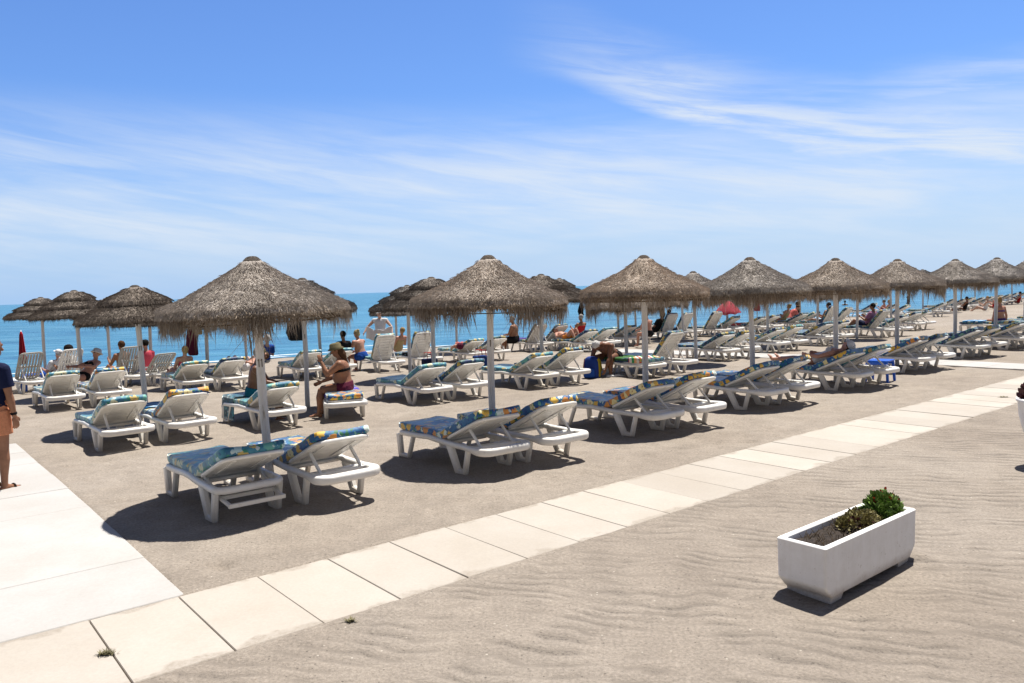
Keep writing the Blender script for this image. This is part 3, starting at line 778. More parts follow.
# ------------------------------------------------------------------ people (one continuous body each; hair and clothes are children)
def _frame(d, hint):
    d = d.normalized(); a = d.cross(hint)
    if a.length < 1e-4: a = d.cross(V3((1, 0, 0.01)))
    a.normalize(); return d, a, d.cross(a).normalized()
def rcone(bm, p, q, r1, r2, n=10, flat=False, sx=1.0, hint=V3((0, 0, 1))):
    d, a, b = _frame(q - p, hint)
    rings = []
    def ring(c, r): rings.append([c + a*(math.cos(2*math.pi*k/n)*r*sx) + b*(math.sin(2*math.pi*k/n)*r) for k in range(n)])
    if not flat:
        for t in (80, 50, 22): ring(p - d*r1*math.sin(R(t)), r1*math.cos(R(t)))
    ring(p, r1); ring(q, r2)
    if not flat:
        for t in (22, 50, 80): ring(q + d*r2*math.sin(R(t)), r2*math.cos(R(t)))
    loft(bm, rings)
def limb(bm, pts, rads, n=10):
    """tapered limb through several points"""
    for (p, q), (r1, r2) in zip(zip(pts, pts[1:]), zip(rads, rads[1:])): rcone(bm, p, q, r1, r2, n)
def ell(bm, c, ax, ay, az, n=14, m=8):
    rings = []
    for j in range(m):
        t = math.pi*(j + 0.5)/m - math.pi/2
        rings.append([c + az*math.sin(t) + (ax*math.cos(2*math.pi*k/n) + ay*math.sin(2*math.pi*k/n))*math.cos(t) for k in range(n)])
    loft(bm, rings)
def remesh(bm, name, vox, mats, smooth=2):
    bmesh.ops.recalc_face_normals(bm, faces=bm.faces)
    me = bpy.data.meshes.new('tmp'); bm.to_mesh(me); bm.free()
    o = bpy.data.objects.new('tmp', me); COL.objects.link(o)
    m = o.modifiers.new('r', 'REMESH'); m.mode = 'VOXEL'; m.voxel_size = vox; m.use_smooth_shade = True
    if smooth:
        s = o.modifiers.new('s', 'SMOOTH'); s.iterations = smooth; s.factor = 0.5
    dg = bpy.context.evaluated_depsgraph_get(); dg.update()
    ne = bpy.data.meshes.new_from_object(o.evaluated_get(dg)); ne.name = name
    bpy.data.objects.remove(o); bpy.data.meshes.remove(me)
    ne.materials.clear()
    for k in mats: ne.materials.append(k)
    ne.polygons.foreach_set('use_smooth', [True]*len(ne.polygons))
    return ne
def unit(*a): return V3(a).normalized()
POSES = {}
def pose(name, **k): POSES[name] = k
# directions are in the body's own frame: +X forward, +Y to its left, +Z up (before the figure is turned)
pose('stand', spine=(0.02, 0, 1), head=(0.05, 0, 1), hipz=0.90, th=[(0.06, 0.03, -1), (-0.06, -0.03, -1)], sh=[(-0.02, 0, -1), (-0.10, 0, -1)],
     ua=[(0.05, 0.16, -1), (-0.05, -0.16, -1)], fa=[(0.25, 0.03, -1), (0.15, -0.03, -1)])
pose('stride', spine=(0.05, 0, 1), head=(0.08, 0, 1), hipz=0.885, th=[(0.30, 0.02, -1), (-0.22, -0.02, -1)], sh=[(0.02, 0, -1), (-0.45, 0, -1)],
     ua=[(-0.25, 0.14, -1), (0.12, -0.16, -1)], fa=[(0.0, 0.02, -1), (0.38, -0.02, -1)])
pose('sit_edge', spine=(0.16, 0, 1), head=(0.22, 0, 1), hipz=0.0, th=[(1, 0.12, 0.02), (1, -0.12, 0.02)], sh=[(0.12, 0.02, -1), (0.02, -0.02, -1)],
     ua=[(0.45, 0.15, -1), (0.45, -0.15, -1)], fa=[(1, -0.1, -0.25), (1, 0.1, -0.25)])
pose('lean_fwd', spine=(0.62, 0, 0.85), head=(0.75, 0, 0.6), hipz=0.0, th=[(1, 0.22, 0.0), (1, -0.22, 0.0)], sh=[(0.05, 0.05, -1), (-0.05, -0.05, -1)],
     ua=[(0.45, 0.12, -1), (0.45, -0.12, -1)], fa=[(0.5, -0.1, -1), (0.5, 0.1, -1)])
pose('recline', spine=(-0.62, 0, 1), head=(-0.28, 0, 1), hipz=0.0, th=[(1, 0.10, 0.22), (1, -0.10, 0.12)], sh=[(1, 0, -0.28), (1, 0, -0.16)],
     ua=[(0.45, 0.25, -0.9), (0.45, -0.25, -0.9)], fa=[(0.9, -0.3, 0.25), (0.9, 0.3, 0.25)])
pose('upright_read', spine=(-0.3, 0, 1), head=(0.1, 0, 1), hipz=0.0, th=[(1, 0.10, 0.45), (1, -0.10, 0.25)], sh=[(0.8, 0, -0.75), (1, 0, -0.4)],
     ua=[(0.5, 0.2, -0.8), (0.5, -0.2, -0.8)], fa=[(0.85, -0.25, 0.5), (0.85, 0.25, 0.5)])
pose('lie', spine=(-1, 0, 0.34), head=(-1, 0, 0.55), hipz=0.0, th=[(1, 0.08, 0.02), (1, -0.08, 0.02)], sh=[(1, 0.02, -0.03), (1, -0.02, -0.03)],
     ua=[(0.8, 0.42, -0.25), (0.8, -0.42, -0.25)], fa=[(0.9, -0.15, 0.1), (0.9, 0.15, 0.1)])
pose('knees_up', spine=(-1, 0, 0.3), head=(-1, 0, 0.6), hipz=0.0, th=[(0.8, 0.12, 0.85), (0.85, -0.12, 0.75)], sh=[(0.5, 0, -0.9), (0.55, 0, -0.85)],
     ua=[(0.6, 0.45, -0.2), (0.6, -0.45, -0.2)], fa=[(0.7, -0.5, 0.3), (0.7, 0.5, 0.3)])
pose('towel_hold', spine=(0.22, 0, 1), head=(0.35, 0, 1), hipz=0.90, th=[(0.05, 0.08, -1), (-0.02, -0.08, -1)], sh=[(-0.02, 0, -1), (-0.06, 0, -1)],
     ua=[(0.35, 0.75, -0.75), (0.35, -0.75, -0.75)], fa=[(0.75, 0.30, -0.75), (0.75, -0.30, -0.75)])
def person(name, label, loc, face, ps, h=1.70, skin='tan', build=1.0, female=False, wear=(), hair=None, hat=None, vox=0.013, group=None, mods=None, belly=0.0):
    k = h/1.70; P = dict(POSES[ps]); P.update(mods or {}); up = V3((0, 0, 1)); Lf = V3((0, 1, 0))
    S = V3(P['spine']).normalized(); Fw = Lf.cross(S).normalized(); hd = V3(P['head']).normalized()
    pel = V3((0, 0, P['hipz']*k)); A = lambda s: pel + S*(s*k)
    B = bmesh.new()
    bw = build
    RG = [(-0.09, 0.085, 0.075, 0), (-0.04, 0.150, 0.105, 0), (0.03, 0.168*(1.05 if female else 1), 0.115, 0.005), (0.12, 0.150*(0.95 if female else 1), 0.105 + belly*0.6, belly*0.6), (0.20, 0.138*(0.92 if female else 1), 0.100 + belly, belly),
          (0.30, 0.150, 0.110 + belly*0.3, belly*0.3), (0.39, 0.165*(0.93 if female else 1), 0.112, 0.0), (0.455, 0.155*(0.9 if female else 1), 0.088, -0.01), (0.50, 0.085, 0.062, -0.012), (0.525, 0.052, 0.05, -0.01)]
    def trunk(bm, s0, s1, grow=0.0, wmul=1.0, n=18):
        ss = [s0] + [r[0] for r in RG if s0 < r[0] < s1] + [s1]; rings = []
        for s in ss:
            lo = max([r for r in RG if r[0] <= s + 1e-6], key=lambda r: r[0], default=RG[0]); hi = min([r for r in RG if r[0] >= s - 1e-6], key=lambda r: r[0], default=RG[-1])
            t = 0 if hi[0] == lo[0] else (s - lo[0])/(hi[0] - lo[0])
            w, d, o = [lo[i] + (hi[i] - lo[i])*t for i in (1, 2, 3)]
            rings.append([A(s) + Fw*o*k + Lf*(math.cos(2*math.pi*i/n)*(w*bw + grow)*k*wmul) + Fw*(math.sin(2*math.pi*i/n)*(d*bw + grow)*k) for i in range(n)])
        loft(bm, rings)
    trunk(B, -0.09, 0.525)
    nk = A(0.50) - Fw*0.012*k; hc = nk + hd*0.185*k + Fw*0.01*k
    rcone(B, nk, hc - hd*0.05*k, 0.056*k, 0.052*k)
    hf = Lf.cross(hd).normalized()
    if P.get('look'): hf = V3(P['look']).normalized(); 
    hl = hd.cross(hf).normalized(); hf = hl.cross(hd).normalized()
    ell(B, hc + hd*0.025*k, hl*0.076*k, hf*0.095*k, hd*0.098*k)                      # skull
    ell(B, hc - hd*0.055*k + hf*0.026*k, hl*0.056*k, hf*0.066*k, hd*0.062*k)         # jaw
    rcone(B, hc + hf*0.088*k + hd*0.012*k, hc + hf*0.108*k - hd*0.022*k, 0.010*k, 0.017*k, 8)   # nose
    rcone(B, hc + hf*0.074*k - hd*0.060*k - hl*0.014*k, hc + hf*0.074*k - hd*0.060*k + hl*0.014*k, 0.013*k, 0.013*k, 8)  # lips
    rcone(B, hc + hf*0.080*k + hd*0.034*k - hl*0.04*k, hc + hf*0.080*k + hd*0.034*k + hl*0.04*k, 0.014*k, 0.014*k, 8)    # brow
    for s in (1, -1): ell(B, hc + hl*0.078*k*s - hf*0.008*k - hd*0.006*k, hl*0.012*k, hf*0.02*k, hd*0.032*k, 8, 6)
    joints = {}
    for i, s in ((0, 1), (1, -1)):
        sh = A(0.44) + Lf*(0.178*s*k*bw*(0.92 if female else 1.0)); ua = V3(P['ua'][i]).normalized(); fa = V3(P['fa'][i]).normalized()
        el = sh + ua*0.285*k; wr = el + fa*0.245*k
        rcone(B, A(0.45) + Lf*0.06*s*k, sh, 0.066*k, 0.062*k*bw)
        limb(B, [sh, sh.lerp(el, 0.45), el], [0.058*k*bw, 0.050*k*bw, 0.039*k])
        limb(B, [el, el.lerp(wr, 0.3), wr], [0.039*k, 0.041*k*bw, 0.026*k])
        # hand: palm, four bent fingers of different length and a thumb from the side of the palm
        d = fa; pn = (V3((0, -s, 0)) - d*V3((0, -s, 0)).dot(d))
        if pn.length < 0.2: pn = V3((1, 0, 0)) - d*d.x
        pn.normalize(); sd = d.cross(pn).normalized()
        if sd.dot(V3((1, 0, 0))) < 0: sd = -sd                                       # towards the thumb
        pc = wr + d*0.055*k
        ell(B, pc, d*0.052*k, sd*0.040*k, pn*0.016*k, 10, 6)
        for j, (off, L) in enumerate(((0.029, 0.070), (0.010, 0.080), (-0.010, 0.074), (-0.028, 0.056))):
            a = wr + d*0.092*k + sd*off*k; d1 = (d + pn*0.30 + sd*off*3).normalized(); d2 = (d + pn*0.85 + sd*off*2).normalized()
            b = a + d1*L*0.5*k; c = b + d2*L*0.5*k
            limb(B, [wr + d*0.06*k + sd*off*0.8*k, a, b, c], [0.010*k, 0.0095*k, 0.009*k, 0.0078*k], 8)
        t0 = wr + d*0.030*k + sd*0.026*k; t1 = t0 + (d*0.7 + sd*0.8 + pn*0.3).normalized()*0.036*k; t2 = t1 + (d + sd*0.15 + pn*0.4).normalized()*0.032*k
        limb(B, [t0, t1, t2], [0.014*k, 0.011*k, 0.0095*k], 8)
        hp = A(-0.03) + Lf*0.088*s*k*bw; th = V3(P['th'][i]).normalized(); sn = V3(P['sh'][i]).normalized()
        kn = hp + th*0.43*k; an = kn + sn*0.41*k
        limb(B, [hp, hp.lerp(kn, 0.5), kn], [0.092*k*bw, 0.076*k*bw, 0.054*k])
        limb(B, [kn, kn.lerp(an, 0.3), kn.lerp(an, 0.75), an], [0.053*k, 0.058*k*bw, 0.040*k, 0.035*k])
        ft = (V3((1, 0, 0)) if sn.z < -0.5 else (V3((0.85, 0, 0.6)) if ps in ('lie', 'recline') else V3((1, 0, 0.2)))).normalized()
        ball = an - (sn*-0.045*k if sn.z < -0.5 else V3()) + ft*0.11*k; heel = an + (sn*0.045*k) - ft*0.035*k
        limb(B, [heel, an + sn*0.03*k + ft*0.03*k, ball], [0.032*k, 0.036*k, 0.024*k])
        fs = sn.cross(ft).normalized()
        for j in (-1.6, -0.75, 0, 0.75, 1.5): rcone(B, ball + fs*0.012*j*k - ft*0.03*k, ball + fs*0.0165*j*k + ft*0.045*k, 0.016*k, 0.011*k, 8)
        joints[s] = (sh, el, wr, hp, kn, an, ft, sn, ball, heel)
    if female and 'top' not in ():
        for s in (1, -1): ell(B, A(0.335) + Fw*0.092*k + Lf*0.072*s*k, Fw*0.055*k, Lf*0.062*k, S*0.060*k, 10, 6)
    ne = remesh(B, name, vox, [SK[skin], M['eye'], M['lips']])
    eyes = [hc + hf*0.088*k + hd*0.010*k + hl*0.032*s*k for s in (1, -1)]; lip = hc + hf*0.09*k - hd*0.060*k
    lim = 0.011*k if vox < 0.011 else 0.016*k
    for p in ne.polygons:
        c = p.center
        if (c - eyes[0]).length < lim or (c - eyes[1]).length < lim: p.material_index = 1
        else:
            q = c - lip
            if abs(q.dot(hd)) < 0.010*k and abs(q.dot(hl)) < 0.024*k and abs(q.dot(hf)) < 0.03*k: p.material_index = 2
    root = link('person', ne, None, loc, face); tag(root, label, 'person', group)
    cv = vox*0.9
    def child(nm, bm, mat, v=None, sm=2): link(nm, remesh(bm, nm, v or cv, [M[mat]], sm), root)
    for w in wear:
        kind, mat = w[0], w[1]; bm = bmesh.new()
        if kind in ('shorts', 'trunks', 'trousers'):
            f = {'shorts': 0.62, 'trunks': 0.35, 'trousers': 0.95}[kind]
            trunk(bm, -0.085, 0.10, 0.016)
            for s in (1, -1):
                sh, el, wr, hp, kn, an, *_ = joints[s]
                rcone(bm, hp - (kn - hp)*0.02, hp.lerp(kn, f), 0.112*k*bw, (0.108 if kind == 'shorts' else 0.098)*k*bw, 16, True)
                rcone(bm, hp, hp.lerp(kn, 0.1), 0.105*k*bw, 0.105*k*bw)
            child('shorts', bm, mat)
        elif kind in ('shirt', 'tank'):
            trunk(bm, -0.05, 0.495, 0.016)
            for s in (1, -1):
                sh, el, *_ = joints[s]
                rcone(bm, A(0.45) + Lf*0.06*s*k, sh, 0.078*k, 0.074*k*bw)
                if kind == 'shirt':
                    rcone(bm, sh, sh.lerp(el, 0.72), 0.073*k*bw, 0.070*k*bw, 16, True)
            child('shirt', bm, mat)
        elif kind == 'bra':
            trunk(bm, 0.295, 0.345, 0.010)
            for s in (1, -1): ell(bm, A(0.335) + Fw*0.094*k + Lf*0.072*s*k, Fw*0.060*k, Lf*0.064*k, S*0.056*k, 10, 6)
            child('bikini_top', bm, mat)
        elif kind == 'brief':
            trunk(bm, -0.095, 0.06, 0.011)
            for s in (1, -1):
                sh, el, wr, hp, kn, *_ = joints[s]; rcone(bm, hp, hp.lerp(kn, 0.08), 0.100*k*bw, 0.100*k*bw)
            child('swim_briefs', bm, mat)
        elif kind == 'suit':
            trunk(bm, -0.095, 0.40, 0.011)
            for s in (1, -1): ell(bm, A(0.335) + Fw*0.094*k + Lf*0.072*s*k, Fw*0.060*k, Lf*0.064*k, S*0.060*k, 10, 6)
            child('swimsuit', bm, mat)
        elif kind == 'sandals':
            for s in (1, -1):
                sn, ft, ball, heel = joints[s][7], joints[s][6], joints[s][8], joints[s][9]
                lo = sn*0.030*k; fs = sn.cross(ft).normalized()
                rcone(bm, heel + lo - ft*0.01*k, ball + lo + ft*0.05*k, 0.034*k, 0.040*k, 12)
                for j in range(7):
                    a0 = R(-90 + 30*j); a1 = R(-60 + 30*j)
                    if j < 6: rcone(bm, ball - ft*0.01*k + fs*0.046*k*math.sin(a0) - sn*(0.036*k*math.cos(a0)), ball - ft*0.01*k + fs*0.046*k*math.sin(a1) - sn*(0.036*k*math.cos(a1)), 0.010*k, 0.010*k, 8)
            child('sandals', bm, mat, 0.007)
        elif kind == 'watch':
            sh, el, wr, *_ = joints[-1]; d = (wr - el).normalized()
            rcone(bm, wr - d*0.035*k, wr - d*0.008*k, 0.036*k, 0.034*k, 14, True); child('watch', bm, mat, 0.006, 1)
    if hair:
        style, mat = hair; bm = bmesh.new()
        ell(bm, hc + hd*0.040*k - hf*0.016*k, hl*0.088*k, hf*0.098*k, hd*0.100*k)
        if style == 'short': pass
        if style == 'long': limb(bm, [hc - hf*0.05*k, hc - hf*0.075*k - hd*0.10*k, hc - hf*0.085*k - hd*0.24*k], [0.075*k, 0.072*k, 0.045*k])
        if style == 'bun': ell(bm, hc + hd*0.10*k - hf*0.085*k, hl*0.045*k, hf*0.045*k, hd*0.042*k, 10, 6); ell(bm, hc - hf*0.05*k - hd*0.02*k, hl*0.075*k, hf*0.06*k, hd*0.06*k, 10, 6)
        if style == 'curly': ell(bm, hc + hd*0.05*k - hf*0.03*k, hl*0.125*k, hf*0.115*k, hd*0.115*k); ell(bm, hc - hf*0.06*k - hd*0.03*k, hl*0.11*k, hf*0.08*k, hd*0.08*k)
        # keep the face free
        me = remesh(bm, 'hair', 0.010, [M[mat]], 1)
        for v in me.vertices:
            q = v.co - hc
            ff, uu = q.dot(hf), q.dot(hd)
            if ff > 0.045*k and uu < 0.065*k: v.co -= hf*min(ff - 0.045*k, 0.06*k)
            v.co += V3((noise.noise(v.co*40), noise.noise(v.co*40 + V3((5, 0, 0))), noise.noise(v.co*40 + V3((0, 9, 0)))))*0.008
        link('hair', me, root)
    if hat:
        style, mat = hat; bm = bmesh.new(); hu = (hd - hf*0.10).normalized(); c = hc + hd*0.062*k
        hx = hl.cross(hu).normalized()
        def ringh(r, z, n=22, sx=1.12, wob=0.0): return [c + hu*(z + wob*math.sin(3*2*math.pi*i/n))*k + (hl*math.cos(2*math.pi*i/n) + hx*sx*math.sin(2*math.pi*i/n))*r*k for i in range(n)]
        if style == 'brim': loft(bm, [ringh(0.17, -0.012, wob=0.008), ringh(0.172, -0.006, wob=0.008), ringh(0.095, 0.004), ringh(0.090, 0.060), ringh(0.070, 0.085), ringh(0.02, 0.078)])
        elif style == 'bucket': loft(bm, [ringh(0.135, -0.045), ringh(0.138, -0.04), ringh(0.098, 0.0), ringh(0.090, 0.055), ringh(0.065, 0.078), ringh(0.02, 0.08)])
        else:
            loft(bm, [ringh(0.094, -0.02), ringh(0.094, 0.01), ringh(0.080, 0.05), ringh(0.050, 0.072), ringh(0.01, 0.078)])
            for sgn in (1,):
                pts = [c + hx*(0.09 + 0.075*math.sin(R(t)))*k*sgn + hl*0.085*math.cos(R(t))*k - hu*0.012*k for t in range(0, 181, 20)]
                vs = [bm.verts.new(p) for p in pts]; vs2 = [bm.verts.new(p + hu*0.006*k) for p in pts]
                bm.faces.new(vs); bm.faces.new(vs2[::-1])
                for i in range(len(vs)-1): bm.faces.new((vs[i], vs2[i], vs2[i+1], vs[i+1]))
        bmesh.ops.recalc_face_normals(bm, faces=bm.faces)
        link('hat', mesh_of('hat', bm, M[mat], style != 'cap'), root)
    root['_j'] = 0; del root['_j']
    return root

# ------------------------------------------------------------------ front row (nearest the path): umbrellas and their pairs of loungers
ORD = ['first', 'second', 'third', 'fourth', 'fifth', 'sixth', 'seventh', 'eighth', 'ninth', 'tenth', 'eleventh', 'twelfth']
GU, GL = 'thatched umbrellas in rows on the beach', 'white sun loungers in pairs under the umbrellas'
row1 = [((209, 521), 256, 'a0'), ((460, 474), 255, 'a1'), ((627, 436), 255, 'a2'), ((740, 410), 257, 'a1'), ((831, 391), 258, 'a2'), ((899, 373), 259, 'a1'), ((958, 359), 259, 'a0'), ((1003, 350), 257.5, 'a3'), ((1044, 342), 260, 'a0')]
poles1 = [(271, 494), (493.5, 452), (646, 422.5), (753.5, 400), (836, 383), (897, 366.6), (955, 354), (995, 344.5), (1024, 337)]
note1 = ['nearest umbrella, large thatch with long ragged fringe in left foreground', 'brown thatched umbrella with orange cut rim, second from front left',
         'third umbrella of the front row, grey thatch above the bending man', 'fourth front-row umbrella, in front of the red open parasol',
         'fifth front-row umbrella, over the sunbather lying on her back', 'sixth front-row umbrella, with a small dark knob peeking out beside it', 'seventh front-row umbrella, beside the woman in a purple bikini',
         'eighth front-row umbrella, browner thatch with a bare rim and no fringe', 'last front-row umbrella, cut off by the right picture edge']
L1 = {}
angs1 = [(21, 23), (23, 26), (25, 27), (25, 27), (25, 26), (25, 26), (25, 25), (25, 26), (25, 26)]
mats1 = [('floral_teal', 'floral'), ('floral', 'floral'), ('floral', 'floral'), ('floral', 'floral'), ('floral', 'floral_teal'), ('floral', 'floral_navy'), ('floral_navy', 'floral_navy'), ('floral_navy', 'floral'), ('floral_navy', 'floral_navy')]
for i, (vp, ap, var) in enumerate(row1):
    key = (var[0], int(var[1]))
    umbrella(poles1[i][0], poles1[i][1], key, note1[i], GU, ap, 0.94, mark={0: '11', 1: '1'}.get(i), tilt={0: (0.3, -1.4), 1: (0.2, 0.4)}.get(i))
    for side, k in (('near', 0), ('far', 1)):
        lab = {(0, 'near'): 'old lounger with a hanging prop frame, teal floral mattress, left foreground', (0, 'far'): 'lounger with bright blue floral headrest right of the nearest pole'}.get((i, side),
              f'{"left" if side == "near" else "right"} lounger of the floral pair under the {ORD[i]} front-row umbrella')
        L1[i, k] = lounger(vp, lab, GL, side, angs1[i][k], mats1[i][k], random.uniform(-2, 2) + (-1 if side == 'far' and i == 0 else 0), old=(i == 0 and side == 'near'))
# ------------------------------------------------------------------ middle row
row2 = [((97, 450), (147.5, 426), 285, 'b0', 'smooth grey umbrella overlapping the left side of the nearest umbrella', (26, 28), ('floral_teal', 'floral')),
        (None, (308, 409), 278, 'b0', 'dark umbrella peeking out behind the nearest umbrella, over the hatted woman', None, None),
        ((411, 404), (435, 392), 277, 'c0', 'dark tiered umbrella behind the second front-row umbrella', (26, 27), ('floral_teal', 'floral_navy')),
        ((522, 389), (542, 378), 274, 'b0', 'dark rounded umbrella top between the second and third front-row umbrellas', (26, 30), ('floral_teal', 'floral_navy')),
        (None, (627, 369), 283, 'a1', 'umbrella hidden behind the third front-row umbrella, over the bending man', None, None),
        ((711, 361), (696.5, 364), 271, 'a0', 'light brown umbrella top between the third and fourth front-row umbrellas', (27, 27), ('floral_navy', 'floral_navy')),
        ((764, 353), (768, 346), 276, 'a1', 'middle-row umbrella hidden behind the fourth front-row umbrella', (25, 27), ('floral_navy', 'floral_teal')),
        ((814, 346), (817, 337), 275, 'a0', 'middle-row umbrella hidden between the fourth and fifth front-row umbrellas', (26, 26), ('floral_navy', 'floral_navy')),
        (None, (857, 339.5), 274, 'a1', 'umbrella over the dark-haired man sitting in a lilac shirt', None, None),
        ((905, 331), (891.5, 326), 271, 'a0', 'middle-row umbrella hidden behind the sixth front-row umbrella', (25, 26), ('floral_navy', 'floral_navy')),
        (None, (923, 314), 266, 'b0', 'small dark umbrella knob between the sixth and seventh front-row umbrellas', None, None)]
L2 = {}
def pair_labels(what): return [f'left lounger of the pair {what}', f'right lounger of the pair {what}']
what2 = {0: 'nearest the white walkway, left of the nearest umbrella', 2: 'behind the second umbrella, in front of the upright loungers', 3: 'just left of the blue and yellow backpack',
         5: 'standing at the white walkway behind the fourth umbrella', 6: 'behind the lying sunbather, middle row', 7: 'behind the fifth front-row pole, middle row', 9: 'behind the sixth front-row pole, middle row'}
for i, (vp, pp, ap, var, lab, an, mt) in enumerate(row2):
    umbrella(pp[0], pp[1], (var[0], int(var[1])), lab, GU, ap, 0.94, mark={0: '11', 1: '1'}.get(i), tilt={0: (0.3, -1.4), 1: (0.2, 0.4)}.get(i))
    if vp:
        for k, side in enumerate(('near', 'far')):
            L2[i, k] = lounger(vp, pair_labels(what2[i])[k], GL, side, an[k], mt[k], random.uniform(-3, 3))
# the couple's two loungers
L2[1, 0] = lounger((256, 429), 'lounger with teal patterned towel, under the seated shirtless man', GL, 'near', 24, 'floral_teal', 2)
hp = at(351, 417.5); ax = V3((math.cos(HEAD_ANG + R(-22)), math.sin(HEAD_ANG + R(-22)), 0))
L2[1, 1] = lounger(None, 'flat lounger with purple towel, under the woman in a straw hat', GL, ang=1, mat='floral', rot=-22, world=hp - ax*1.6 + V3((ax.y, -ax.x, 0))*0.1)
# the bending man's pair
L2[4, 0] = lounger((632, 378), 'flat lounger with green towel, under the bending man', GL, 'near', 2, 'floral_navy', 0)
L2[4, 1] = lounger((638, 378), 'lounger with raised white back beside the striped towel', GL, 'far', 52, 'floral_navy', 4)
L2[8, 0] = lounger((878, 338), 'lounger with raised back holding the dark-haired man in lilac', GL, 'near', 50, 'floral_navy', 0)
L2[8, 1] = lounger((878, 338), 'empty lounger right behind the man in the lilac shirt', GL, 'far', 26, 'floral_navy', 2)
# ------------------------------------------------------------------ rows nearer the sea
row3 = [((45, 411), (84, 395), 290, 'c0', 'tiered grey umbrella second from the left edge', (30, 30), ('floral_teal', 'floral'), 'at the left edge, in front of the slatted chairs'),
        ((178.5, 394), (208.5, 385), 300, 'a1', 'seaward umbrella hidden behind the nearest thatch, dress hanging from its pole', (26, 28), ('floral_teal', 'floral_navy'), 'below the hanging dress'),
        ((296, 380), (322, 373), 292, 'a1', 'seaward umbrella hidden behind the dark umbrella of the seated couple', (28, 26), ('floral_teal', 'floral_teal'), 'between the seated couple, nearer the sea'),
        ((377, 372.5), (410.5, 379), 285, 'c0', 'low tiered umbrella above the man shaking a towel', (62, 62), ('floral_teal', 'floral_navy'), 'with upright backs in front of the towel man'),
        ((462, 363), (457, 353), 291, 'a1', 'seaward umbrella hidden behind the second front-row thatch', (24, 26), ('floral_teal', 'floral_navy'), 'behind the second front-row pole, nearer the sea'),
        ((533, 352), (560, 347), 278, 'b0', 'smaller dark umbrella top left of the third front-row umbrella', (50, 42), ('floral_navy', 'floral_navy'), 'with raised backs by the shirtless man in shade'),
        ((579, 352), (619, 345), 290, 'a1', 'seaward umbrella hidden behind the third front-row thatch', (26, 28), ('floral_navy', 'floral_teal'), 'in front of the reader in red'),
        ((619, 346), (663.5, 338), 290, 'a0', 'seaward umbrella hidden behind the third front-row thatch, bag on its pole', (26, 27), ('floral_navy', 'floral_teal'), 'below the sunburnt bather with dark hair'),
        ((668, 340), (683.5, 340), 275, 'b0', 'tiny dark umbrella tip left of the light brown umbrella', (62, 58), ('floral_navy', 'floral_navy'), 'with upright backs right of the sunburnt bather with dark hair'),
        ((712, 337), (727, 333), 287, 'a1', 'seaward umbrella whose pole stands before the red open parasol', (56, 30), ('floral_navy', 'floral_teal'), 'left of the red open parasol'),
        ((752, 334), (800, 326), 285, 'a0', 'seaward umbrella hidden between the fourth and fifth front-row thatches', (24, 26), ('floral_navy', 'floral_navy'), 'under the folded red parasol'),
        ((794, 330), (767, 330), 285, 'a1', 'seaward umbrella hidden behind the fourth thatch, by the folded red parasol', (26, 26), ('floral_navy', 'floral_teal'), 'beside the woman with pink top'),
        ((830, 331), (838, 327), 284, 'a1', 'seaward umbrella hidden behind the fifth front-row thatch', (60, 45), ('floral_navy', 'floral_navy'), 'with pale upright backs behind the fifth pole')]
L3 = {}
for i, (vp, pp, ap, var, lab, an, mt, what) in enumerate(row3):
    umbrella(pp[0], pp[1], (var[0], int(var[1])), lab, GU, ap, 0.96)
    for k, side in enumerate(('near', 'far')):
        L3[i, k] = lounger(vp, pair_labels(what)[k], GL, side, an[k], mt[k], random.uniform(-4, 4), du=0.38 if i == 3 else 0.0)
extra_u = [((46, 379), 297, 'c0', 'leftmost tiered umbrella, its top just above the horizon'), ((111, 375), 298, 'b0', 'seaward umbrella hidden behind the tiered one, over the slatted chairs'),
           ((152.5, 380), 303, 'b0', 'seaward umbrella whose thin pole stands right of the slatted chairs'), ((246.5, 364), 300, 'a1', 'far umbrella hidden behind the nearest thatch'),
           ((397, 353), 298, 'c0', 'far low umbrella just right of the towel man'), ((636, 337), 292, 'a1', 'far umbrella behind the third front-row thatch, near the dark-haired sunburnt bather'),
           ((945, 313), 276, 'a1', 'small umbrella far off between the seventh thatch and the sea'), ((961, 309), 275, 'a0', 'distant umbrella behind the seventh thatch, thin pole by the sea'), ((975, 306), 275, 'b0', 'distant dark umbrella by the sea left of the bikini woman'), ((1012, 304), 274, 'b0', 'distant dark umbrella by the sea, rightmost'),
           ]
for pp, ap, var, lab in extra_u: umbrella(pp[0], pp[1], (var[0], int(var[1])), lab, GU, ap, 0.94, mark={0: '11', 1: '1'}.get(i), tilt={0: (0.3, -1.4), 1: (0.2, 0.4)}.get(i))
# slatted recliners facing the sea at the left edge
SL = []
for (px, py, lab, an, rot) in ((31, 392, 'grey slatted recliner at the left edge behind the blue table', 62, 18), (72, 388, 'cream slatted recliner holding the black-haired bather', 64, 22), (131, 386, 'grey slatted recliner behind the folded red cloth, two heads above it', 66, 18), (160, 384, 'grey slatted recliner right of the two heads, nearest the water', 40, 14)):
    p = at(px, py); a = HEAD_ANG + R(rot); ax = V3((math.cos(a), math.sin(a), 0))
    SL.append(lounger(None, lab, 'slatted recliners turned to the sea', ang=an, mat='floral_navy', rot=rot, world=p - ax*1.3, vertical=True, plastic='oldplastic' if px != 72 else 'plastic', mattress=False))
